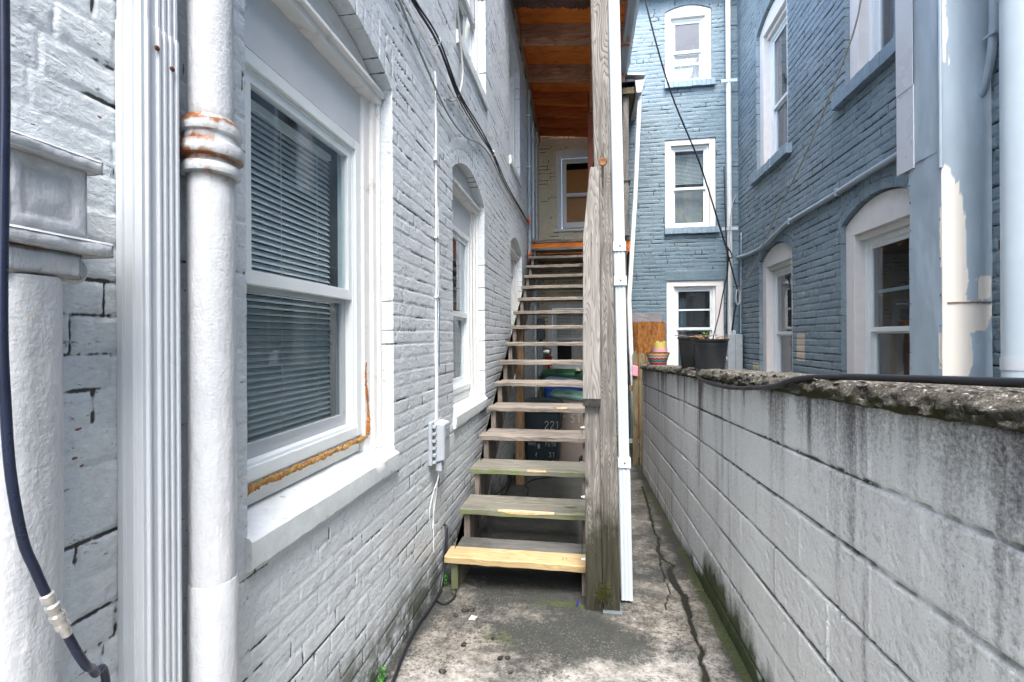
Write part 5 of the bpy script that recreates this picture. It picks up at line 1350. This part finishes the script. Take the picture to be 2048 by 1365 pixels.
# pavers under the pots
m = MB(); m.hexa([(.715, 3.10, zc(3.2) - .055), (.86, 3.12, zc(3.2) - .055), (.87, 3.44, zc(3.4) - .055), (.70, 3.42, zc(3.4) - .055), (.715, 3.10, zc(3.2) - .022), (.86, 3.12, zc(3.2) - .022), (.87, 3.44, zc(3.4) - .016), (.70, 3.42, zc(3.4) - .016)])
tag(m.obj('paver', plain('tan paver', (.28, .22, .17), .85, .2, 20, bump=.7, dirt=(.06, .05, .04), dsc=14, dthr=(.5, .7)), None, bevel=.006), 'broken tan paver lying in the gap of the wall cap under the big black pot', 'paver')
# zigzag pot
chev = [plain('pot red', (.50, .045, .03), .45, .05), plain('pot orange', (.62, .22, .05), .45, .05), plain('pot cream', (.62, .52, .33), .45, .05), plain('pot teal', (.08, .30, .34), .45, .05), plain('pot black', (.02, .02, .025), .45, .05), plain('pot dark red', (.22, .015, .02), .45, .05)]
cp = empty('zigzag_pot', (.80, 5.6, zc(5.6)), 'small pot with colourful zigzag stripes at the far end of the block wall', 'plant pot')
m = MB(); seg = 96; bands = 13; order = [0, 5, 0, 3, 4, 3, 5, 0, 2, 3, 1, 2, 1, 0]; vs = []; hh = .138
for i in range(bands + 1):
    for k in range(seg):
        tri = abs(((k * 14 / seg) % 1) - .5) * 2 - .5
        t = i / bands; z = hh * t + (0 if i in (0, bands) else tri * .012); r = .085 + .047 * (z / hh)
        an = 2 * PI * k / seg; vs.append((.80 + r * math.cos(an), 5.6 + r * math.sin(an), zc(5.6) + z))
b0 = len(m.v); m.v += vs
for i in range(bands):
    for k in range(seg):
        m.f.append([i * seg + k, i * seg + (k + 1) % seg, (i + 1) * seg + (k + 1) % seg, (i + 1) * seg + k]); m.m.append(order[i])
m.f.append(list(range(seg))[::-1]); m.m.append(0)
m.obj('pot', chev, cp)
m = MB(); m.lathe([(.131, .138), (.134, .142), (.126, .143), (.120, .12), (.001, .125)], .80, 5.6, 40, zc(5.6), cap0=False, cap1=False); m.obj('rim_and_soil', soil, cp)
pk = empty('pink_pot', (.88, 5.98, zc(5.98)), 'pink pot with a yellow scalloped rim behind the zigzag pot', 'plant pot')
m = MB(); m.lathe([(.055, 0), (.06, .004), (.078, .15), (.086, .15), (.089, .20), (.080, .20), (.070, .14)], .88, 5.98, 36, zc(5.98), cap1=False); m.obj('pot', plain('pink pot glaze', (.55, .30, .36), .4, .05), pk, smooth=30)
m = MB(); seg = 48; vs = []
for k in range(seg):
    an = 2 * PI * k / seg; sc_ = .25 + .022 * abs(math.sin(k * 5 * PI / seg * 1.0))
    vs += [(.88 + .072 * math.cos(an), 5.98 + .072 * math.sin(an), zc(5.98) + .195), (.88 + .078 * math.cos(an), 5.98 + .078 * math.sin(an), zc(5.98) + sc_ + (.016 if (k // 4) % 2 else 0))]
m.add(vs, [(2 * k, 2 * ((k + 1) % seg), 2 * ((k + 1) % seg) + 1, 2 * k + 1) for k in range(seg)])
m.obj('scalloped_rim', plain('yellow rim', (.48, .42, .12), .5, .08), pk)
# reed screen roll and pickets behind the wall end
m = MB(); rr = random.Random(4); cx, cy, r0 = .93, 7.45, .235
for k in range(110):
    an = 2 * PI * k / 110; r = r0 + rr.uniform(-.006, .006)
    m.tube([(cx + r * math.cos(an), cy + r * math.sin(an), -1.75), (cx + r * math.cos(an + .02), cy + r * math.sin(an + .02), .225 + rr.uniform(-.006, .008))], .0075, 5, smooth_path=False)
n_ = N('reed', .8); n_.col(n_.mix(n_.ramp(n_.noise(28, 4, .6, vec=n_.scale((1, 1, .5))), [(.35, 0), (.65, 1)]), (.14, .05, .012), (.36, .155, .035))); n_.bump(n_.noise(80, 3, vec=n_.scale((1, 1, .4))), .5, .003)
rs = m.obj('reed_roll', n_.mat, None); tag(rs, 'rolled orange brown reed screen standing behind the end of the block wall', 'reed screen')
m = MB(); m.lathe([(r0 - .012, -1.7), (r0 - .012, .21), (.001, .19)], cx, cy, 32, 0, cap1=False); m.obj('inner_reeds', M['wood_picket'], rs)
fn = empty('picket_fence', (.72, 6.75, -1.75), 'old wooden picket fence panel behind the end of the block wall', 'fence')
for i, x in enumerate((.62, .71, .80)):
    m = MB(); zt = -.20 - .02 * i
    m.prism([(x, -1.78), (x + .075, -1.78), (x + .075, zt - .05), (x + .055, zt), (x + .02, zt), (x, zt - .05)], 1, 6.70 + .004 * i, 6.722 + .004 * i); m.obj('picket', M['wood_picket'], fn, bevel=.003)
m = MB(); m.box(.58, .90, 6.735, 6.77, -.75, -.67); m.obj('rail', M['wood_picket'], fn)
m = MB(); m.hexa([(.615, 6.66, -.53), (.69, 6.66, -.54), (.69, 6.695, -.54), (.615, 6.695, -.53), (.61, 6.67, -.38), (.695, 6.67, -.40), (.695, 6.695, -.40), (.61, 6.695, -.38)]); tag(m.obj('pink_cloth', plain('pink cloth', (.55, .25, .33), .8, .1), None, bevel=.012), 'scrap of pink cloth hung on the picket fence', 'cloth')
# chipped white post standing behind the pots
m = MB(); m.box(1.02, 1.075, 4.55, 4.6, -1.6, .0 - .12); m.box(1.09, 1.13, 4.57, 4.6, -1.6, -.15)
tag(m.obj('chipped_post', plain('chipped white paint', (.55, .58, .6), .7, .1, 10, dirt=(.12, .2, .27), dsc=20, dthr=(.5, .55)), None, bevel=.004), 'chipped white and blue wooden post standing behind the black pots', 'post')
# black cable lying on the wall cap
zc2 = lambda y, d=.012: top_z(y) + .056 + d
m = MB(); m.tube([(.80, .25, zc2(.25, .03)), (.785, .70, zc2(.7, .02)), (.765, 1.0, zc2(1.0, .016)), (.745, 1.3, zc2(1.3, .012)), (.72, 1.5, zc2(1.5, .008)), (.685, 1.68, zc2(1.68, -.005)), (.665, 1.85, -.182), (.660, 2.08, -.212), (.660, 2.35, -.238), (.663, 2.6, -.250), (.666, 2.85, -.255), (.68, 3.1, -.245), (.71, 3.22, zc(3.22) - .01), (.76, 3.5, zc(3.5) + .01)], .0095, 10); tag(m.obj('cable', M['black_cable'], None, smooth=True), 'black cable lying along the block wall cap and drooping over its edge', 'cable')

# ================================================================== things on the blue house
def peel():
    n = N('painted sheet metal', .42, .4)
    c = n.mix(n.ramp(n.noise(3, 4, .6, vec=n.scale((1, 1, .35))), [(.35, 0), (.65, 1)]), (.30, .37, .42), (.38, .47, .53))
    c = n.mix(n.ramp(n.noise(5, 5, .6, vec=n.scale((1, 1, .3), off=(3, 1, 2))), [(.58, 0), (.66, .6)]), c, (.42, .54, .62))
    f = n.attr('bare'); c = n.mix(f, c, n.mix(n.ramp(n.xyz()[2], [(.0, 0), (1, 1)]), (.74, .66, .53), (.76, .72, .64)))
    c = n.mix(n.ramp(n.noise(33, 4, .7, vec=n.scale((1, 1, .35))), [(.70, 0), (.74, .8)]), c, (.10, .11, .12))
    n.col(c); n.bump(n.noise(12, 4, .5), .3, .01)
    return n.mat
M['chase'] = peel()
ch = empty('flue_casing', (2.45, 3.68, -1.7), 'tall sheet metal casing on the blue wall with peeling grey and cream paint', 'flue casing')
CX, CYa, CYb = 2.31, 3.52, 3.84
def sheet_panel(o0, du, dv, nu, nv, name, baref, z=None):
    A, B = np.meshgrid(np.linspace(0, 1, nu + 1), np.linspace(0, 1, nv + 1), indexing='ij')
    P = np.array(o0)[None, None] + A[..., None] * np.array(du) + B[..., None] * np.array(dv)
    nrm = np.cross(du, dv); nrm = nrm / np.linalg.norm(nrm)
    P = P + ((fbm(A * 2.2, B * 9, 3, 7) - .5) * .012)[..., None] * nrm
    i = np.arange((nu + 1) * (nv + 1)).reshape(nu + 1, nv + 1); q = np.stack([i[:-1, :-1], i[1:, :-1], i[1:, 1:], i[:-1, 1:]], -1).reshape(-1, 4)
    bare = baref(A, B, P); P = P - (bare * .0022)[..., None] * nrm * (1 if nrm[1] < -.5 or nrm[0] < -.5 else -1)
    m = MB(); m.add(P.reshape(-1, 3).tolist(), q.tolist()); o = m.obj(name, M['chase'], ch, smooth=True)
    a = o.data.attributes.new('bare', 'FLOAT', 'POINT'); a.data.foreach_set('value', bare.reshape(-1).astype(np.float32)); return o
def bare_near(A, B, P):
    # A: 0 at the outer corner .. 1 at the brick wall;  world z
    z = P[..., 2]; e = .10 * (fbm(A * 0 + 1, z * 6, 4, 3) - .5); e2 = .2 * (fbm(A * 9, z * 5, 3, 5) - .5)
    w = np.interp(z, [-1.2, -.62, -.6, .02, .04, .20, .23, .28, .36, .42, .60, .78, .95, 1.10, 1.16, 1.4], [.55, .57, .58, .55, .97, .95, .44, .42, .60, .56, .48, .45, .38, .22, .05, 0])
    e3 = .30 * (fbm(A * 7, z * 2.2, 4, 13) - .5) + .12 * (fbm(A * 26, z * 9, 3, 14) - .5)
    a = (A + e * .6 + e3 < w) & (z + .3 * e3 < 1.12)
    a |= (A + e3 * 1.2 < .12) & (z < 2.2) & (fbm(A * 5, z * 1.3, 3, 15) > .48)
    a |= (A > .72) & (A < .97) & (np.abs(z - .26 - .06 * A + e2 * .2) < .07 + .1 * e2)
    # diagonal lower edge of the small upper patch
    cut = (z < .18) & (z > -.2) & (A > .53) & (A > .95 - (z + .22) * -.0 - (0.20 - z) * .0) 
    tri = (z < .17) & (A > .53) & (z < .17 - (1.0 - A) * .0) & ((A - .74) > (z + .08) * 1.2)
    a &= ~tri
    return a.astype(float)
def bare_front(A, B, P):
    z = P[..., 2]; e = .05 * (fbm(A * 9, z * 9, 3, 8) - .5)
    return ((A < .05 + e) & (z < .85) & (z > .45) | (A < .09 + e) & (np.abs(z + .1) < .12)).astype(float)
sheet_panel((CX, CYa, -1.7), (2.597 - CX, 0, 0), (0, 0, 8.0), 60, 700, 'near_panel', bare_near)
sheet_panel((CX, CYb, -1.7), (0, CYa - CYb, 0), (0, 0, 2.95), 60, 260, 'front_panel', lambda A, B, P: bare_front(1 - A, B, P))
sheet_panel((CX - .006, CYb, 1.22), (0, CYa + .02 - CYb, 0), (0, 0, 5.1), 30, 200, 'front_panel', lambda A, B, P: 0 * A)
m = MB(); m.box(CX + .01, 2.596, CYa + .02, CYb, -1.7, 6.3); m.obj('core', M['chase'], ch)
m = MB(); m.box(CX - .016, CX - .008, 3.765, 3.95, 1.19, 1.78); m.box(CX - .019, CX - .0165, 3.765, 3.95, 1.775, 6.3); m.box(CX - .008, CX + .06, 3.90, 3.95, 1.19, 6.3); m.obj('flange', M['alu'], ch, bevel=.002)
m = MB(); m.tube([(CX - .008, CYa - .006, 1.1), (CX - .010, CYa - .008, 1.25), (CX - .010, CYa - .008, 6.3)], .011, 8, smooth_path=False); m.obj('corner_bead', M['chase'], ch)
m = MB(); m.box(CX + .03, 2.59, CYa - .006, CYa + .002, .212, .219); m.obj('seam', M['wood_brown'], ch)
m = MB()
for z in np.arange(-.6, 1.2, .17):
    z = z + rr.uniform(-.04, .04); m.box(CX - .004, CX + .002, CYb - .016, CYb - .009, z, z + .009)
for z in np.arange(-.6, .8, .22): 
    z = z + rr.uniform(-.05, .05); m.box(CX - .004, CX + .002, CYa + .012, CYa + .019, z, z + .009)
m.obj('nails', M['meter_dark'], ch)
# conduit that bends into the casing, and the fat downspout at the edge
m = MB(); m.tube([(2.565, 3.455, 6.0), (2.565, 3.455, 2.4), (2.565, 3.455, 2.0), (2.56, 3.47, 1.78), (2.55, 3.515, 1.60), (2.54, 3.56, 1.53)], .024, 12); c = m.obj('conduit', M['grey_pipe'], None, smooth=True); tag(c, 'grey conduit bending into the side of the sheet metal casing', 'pipe')
m = MB(); m.box(2.535, 2.598, 3.41, 3.50, 1.90, 1.918); m.obj('strap', M['grey_pipe'], c)
fp = empty('downspout', (2.47, 3.14, -1.5), 'wide round grey white downspout on the blue wall, close to the sheet metal casing', 'downspout')
m = MB(); m.tube([(2.47, 3.15, -1.6), (2.47, 3.15, 6.0)], .085, 36, smooth_path=False); m.obj('pipe', plain('pale grey pipe', (.46, .54, .58), .35, .05, 4), fp, smooth=True)
for z in (-.20, 1.95):
    m = MB(); m.tube([(2.47, 3.15, z), (2.47, 3.15, z + .07)], .0895, 36, smooth_path=False); m.obj('strap', M['alu'], fp, smooth=40)
# sagging grey conduit on the blue wall
pts = [(2.565, 8.62, 1.35), (2.565, 8.0, 1.31), (2.565, 7.48, 1.32), (2.565, 6.95, 1.40), (2.565, 6.5, 1.46), (2.565, 5.7, 1.47), (2.565, 5.0, 1.49), (2.565, 4.42, 1.50), (2.565, 3.9, 1.50)]
m = MB(); m.tube(pts, .030, 12); c = m.obj('conduit', M['grey_pipe'], None, smooth=True); tag(c, 'fat grey conduit sagging along the blue wall over the arched windows', 'pipe')
m = MB()
for y, z in ((6.5, 1.46), (5.35, 1.48)): m.box(2.53, 2.598, y - .012, y + .012, z - .04, z + .04)
m.obj('strap', M['grey_pipe'], c)
# slim white downspout in the blue corner
wd = empty('downspout', (2.41, 8.62, -1.7), 'slim white downspout in the corner of the blue house', 'downspout')
m = MB(); m.tube([(2.44, 8.63, -1.8), (2.425, 8.63, 6.4)], .042, 14, smooth_path=False); m.obj('pipe', M['white_pipe'], wd, smooth=True)
for z in (1.82, 4.35):
    m = MB(); m.box(2.30, 2.56, 8.584, 8.590, z, z + .05); m.obj('strap', M['alu_bright'], wd)
# meter cabinet, cables of the corner
mc = empty('meter_cabinet', (2.44, 8.45, -.8), 'grey metal meter cabinet in the corner of the blue house above the block wall', 'electric box')
m = MB(); m.box(2.33, 2.56, 8.38, 8.56, -1.2, .04); m.obj('case', plain('pale cabinet metal', (.30, .34, .36), .5, .1, 8, dirt=(.2, .2, .2), dsc=9, dthr=(.6, .8)), mc, bevel=.008)
m = MB(); m.box(2.445, 2.450, 8.376, 8.382, -1.2, .03); m.obj('door_gap', M['meter_dark'], mc)
m = MB()
for z in (-.12, -.38): 
    m.tube([(2.30, 8.45, z), (2.33, 8.45, z)], .05, 14, smooth_path=False)
m.obj('socket', M['meter_grey'], mc)
m = MB(); m.lathe([(.03, .04), (.035, .06), (.03, .10), (.0, .11)], 2.44, 8.45, 14); m.obj('weatherhead', M['alu'], mc, smooth=True)
def cable(pts, r, mat, label, cat='cable', name='cable'):
    m = MB(); m.tube(pts, r, 8); o = m.obj(name, mat, None, smooth=True); tag(o, label, cat); return o
cable([(.55, 6.9, 6.2), (.875, 7.2, 4.955), (1.272, 7.5, 3.753), (1.768, 7.8, 2.70), (2.16, 8.08, 1.66), (2.24, 8.15, 1.47), (2.40, 8.28, .98), (2.47, 8.33, .78)], .0125, M['black_cable'], 'thick black overhead cable dropping to the corner of the blue house', name='overhead_cable')
cable([(2.22, 8.14, 1.50), (2.31, 8.18, 1.40), (2.34, 8.16, 1.29), (2.28, 8.12, 1.28), (2.25, 8.12, 1.40), (2.235, 8.14, 1.52)], .010, M['black_cable'], 'small black cable loop tied to the overhead cable near the blue corner')
cable([(2.47, 8.33, .80), (2.46, 8.34, .6), (2.43, 8.36, .4), (2.40, 8.40, .1)], .013, M['black_cable'], 'black cable falling from the hook to the meter cabinet')
cable([(2.27, 8.13, 1.45), (2.31, 8.3, 1.1), (2.26, 8.38, .75), (2.18, 8.36, .35), (2.08, 8.3, .0), (2.0, 8.2, -.4)], .009, M['black_cable'], 'thin black cable hanging in front of the lowest rear window')
cable([(2.33, 8.56, 2.9), (2.34, 8.52, 1.9), (2.36, 8.5, 1.3), (2.35, 8.5, .6), (2.33, 8.5, -.3)], .010, M['black_cable'], 'long black cable running down beside the corner downspout')
cable([(2.52, 8.55, 2.42), (2.44, 8.5, 2.2), (2.40, 8.5, 1.7), (2.43, 8.5, 1.2), (2.43, 8.5, .5)], .007, M['grey_cable'], 'thin grey wire bowing out from the corner downspout')
cable([(2.58, 8.5, 1.75), (2.565, 8.45, 1.6), (2.56, 8.45, 1.0), (2.55, 8.45, .05)], .008, M['grey_pipe'], 'thin blue grey wire on the blue wall right of the corner downspout')
cable([(2.12, 4.12, 3.6), (2.3, 4.413, 2.833), (2.35, 5.041, 2.345), (2.40, 5.825, 1.93), (2.45, 6.524, 1.66), (2.50, 7.19, 1.365), (2.5, 7.75, .99), (2.49, 8.33, .80)], .0075, M['rope'], 'pale frayed cord slanting across the blue wall down to the corner hook', 'cord', 'cord')
m = MB(); m.tube([(2.47, 8.33, .80), (2.44, 8.31, .68), (2.45, 8.31, .54), (2.49, 8.31, .56), (2.50, 8.32, .70), (2.48, 8.33, .80)], .007, 8); tag(m.obj('wire_hook', M['galv'], None, smooth=True), 'looped metal wire hook where the overhead cable and cord meet', 'hook')

# ================================================================== small litter and weeds
rr = random.Random(17)
lf = plain('dark wet leaf', (.02, .018, .015), .6, .3, 30)
spots = [(-.81, 2.83), (-.70, 2.65), (-.735, 2.59), (-.66, 2.66), (-.62, 2.32), (-.484, 2.39), (-.416, 2.23), (-.38, 2.235), (-.66, 2.10), (-.35, 2.13)]
words = ['inside the cable loop by the stair foot', 'just in front of the cable loop', 'next to the white paper scrap', 'closest to the lowest stair step', 'alone on the pale paving in front', 'by the green stain on the paving', 'on the left of a close pair', 'on the right of a close pair', 'nearest the black hose in the foreground', 'nearest the camera, off the hose']
for (x, y), wd_ in zip(spots, words):
    m = MB(); s = rr.uniform(.008, .015) * (1.4 if y > 2.55 else 1)
    n = 9; z = gp(x, y, .003)[2]; vs = [(x, y, z + .012)]
    for k in range(n):
        an = 2 * PI * k / n; q = s * rr.uniform(.6, 1.2); vs.append((x + q * 1.3 * math.cos(an), y + q * math.sin(an), z + rr.uniform(-.003, .008)))
    for k in range(n):
        an = 2 * PI * k / n; q = s * .8; vs.append((x + q * 1.3 * math.cos(an), y + q * math.sin(an), z - .006))
    m.add(vs, [(0, 1 + k, 1 + (k + 1) % n) for k in range(n)] + [(1 + k, 1 + n + k, 1 + n + (k + 1) % n, 1 + (k + 1) % n) for k in range(n)])
    tag(m.obj('dead_leaf', lf, None), 'small dark dead leaf ' + wd_, 'leaf', 'dead leaves on the concrete')
m = MB(); x, y = -.632, 2.565; z = gp(x, y, .004)[2]
s_ = None
m.hexa([(x - .02, y - .015, z), (x + .018, y - .012, z), (x + .024, y + .02, z), (x - .012, y + .018, z), (x - .022, y - .016, z + .004), (x + .016, y - .012, z + .009), (x + .024, y + .021, z + .003), (x - .010, y + .02, z + .012)])
tag(m.obj('paper_scrap', plain('white paper', (.36, .36, .34), .8, .08), None, bevel=.001), 'small scrap of white paper on the concrete', 'paper')
m = MB(); x, y = -.055, 2.76; z = gp(x, y, .01)[2]
m.hexa([(x - .012, y, z + .09), (x + .006, y, z + .085), (x + .006, y + .004, z + .085), (x - .012, y + .004, z + .09), (x - .02, y - .008, z + .05), (x + .0, y - .008, z + .045), (x + .0, y - .003, z + .045), (x - .02, y - .003, z + .05)])
m.v = [(x + (a - x) * .6, y + (b - y) * .6, z + (c - .045 - z) * .7) for a, b, c in m.v]
tag(m.obj('blue_scrap', plain('blue plastic', (.015, .02, .16), .4, .1), None), 'scrap of dark blue plastic beside the stair post', 'plastic scrap')
def weed(x, y, n, h, label):
    m = MB(); z = gp(x, y, 0)[2]
    for i in range(n):
        a = rr.uniform(0, 2 * PI); q = rr.uniform(0, h * .5); zz_ = rr.uniform(.2, 1) * h; s = rr.uniform(.006, .013)
        c = Vector((max(XL + .012, x + q * math.cos(a)), y + q * math.sin(a), z + zz_)); d1 = Vector((rr.uniform(-1, 1), rr.uniform(-1, 1), rr.uniform(-.2, .8))).normalized() * s; d2 = d1.cross(Vector((rr.uniform(-1, 1), rr.uniform(-1, 1), 1))).normalized() * s * .7
        m.add([c - d1, c + d2, c + d1, c - d2], [(0, 1, 2, 3)])
        m.tube([(x, y, z), ((x + c.x) / 2, (y + c.y) / 2, z + zz_ * .6), c], .0012, 4)
    tag(m.obj('weed', plain('weed green', (.05, .19, .025), .55, .25, 30), None), label, 'plant')
weed(-.905, 1.98, 26, .07, 'small green weed growing at the foot of the white wall in the foreground')
weed(-.90, 2.93, 18, .10, 'small green weed between the hose and the stair foot')

# ================================================================== camera, light, world
cam_d = bpy.data.cameras.new('camera'); cam = bpy.data.objects.new('camera', cam_d); COL.objects.link(cam)
A = math.atan(149 / 950)
cam.matrix_world = Matrix.Rotation(A, 4, 'Z') @ Matrix.Rotation(PI / 2, 4, 'X') @ Matrix.Rotation(-math.radians(.3), 4, 'Z')
cam_d.sensor_width = 36; cam_d.lens = 950 / 2048 * 36; cam_d.shift_y = -6.5 / 2048; cam_d.clip_start = .02; cam_d.clip_end = 500
SC.camera = cam
wo = bpy.data.worlds.new('World'); SC.world = wo; wo.use_nodes = True
nt = wo.node_tree; nt.nodes.clear()
bg = nt.nodes.new('ShaderNodeBackground'); ou = nt.nodes.new('ShaderNodeOutputWorld'); sk = nt.nodes.new('ShaderNodeTexSky')
sk.sky_type = 'NISHITA'; sk.sun_disc = False
ELEV, AZ = math.radians(62), math.radians(170)      # azimuth clockwise from +y
sk.sun_elevation = ELEV; sk.sun_rotation = AZ; sk.air_density = 1.0; sk.dust_density = 4; sk.ozone_density = 1.2
bg.inputs['Strength'].default_value = .15
nt.links.new(sk.outputs[0], bg.inputs[0]); nt.links.new(bg.outputs[0], ou.inputs[0])
sd = bpy.data.lights.new('sun', 'SUN'); sd.energy = .85; sd.angle = math.radians(25); sd.color = (1, .98, .95)
so = bpy.data.objects.new('sun', sd); COL.objects.link(so)
to_sun = Vector((math.sin(AZ) * math.cos(ELEV), math.cos(AZ) * math.cos(ELEV), math.sin(ELEV)))
so.rotation_euler = to_sun.to_track_quat('Z', 'Y').to_euler(); so.location = to_sun * 30
SC.view_settings.view_transform = 'Standard'; SC.view_settings.look = 'None'; SC.view_settings.exposure = 2.62; SC.view_settings.gamma = 1
SC.cycles.use_denoising = True
SC.cycles.use_adaptive_sampling = False
SC.cycles.max_bounces = 10; SC.cycles.diffuse_bounces = 6; SC.cycles.glossy_bounces = 4; SC.cycles.transparent_max_bounces = 12
SC.cycles.caustics_reflective = False; SC.cycles.caustics_refractive = False
SC.cycles.sample_clamp_indirect = 6
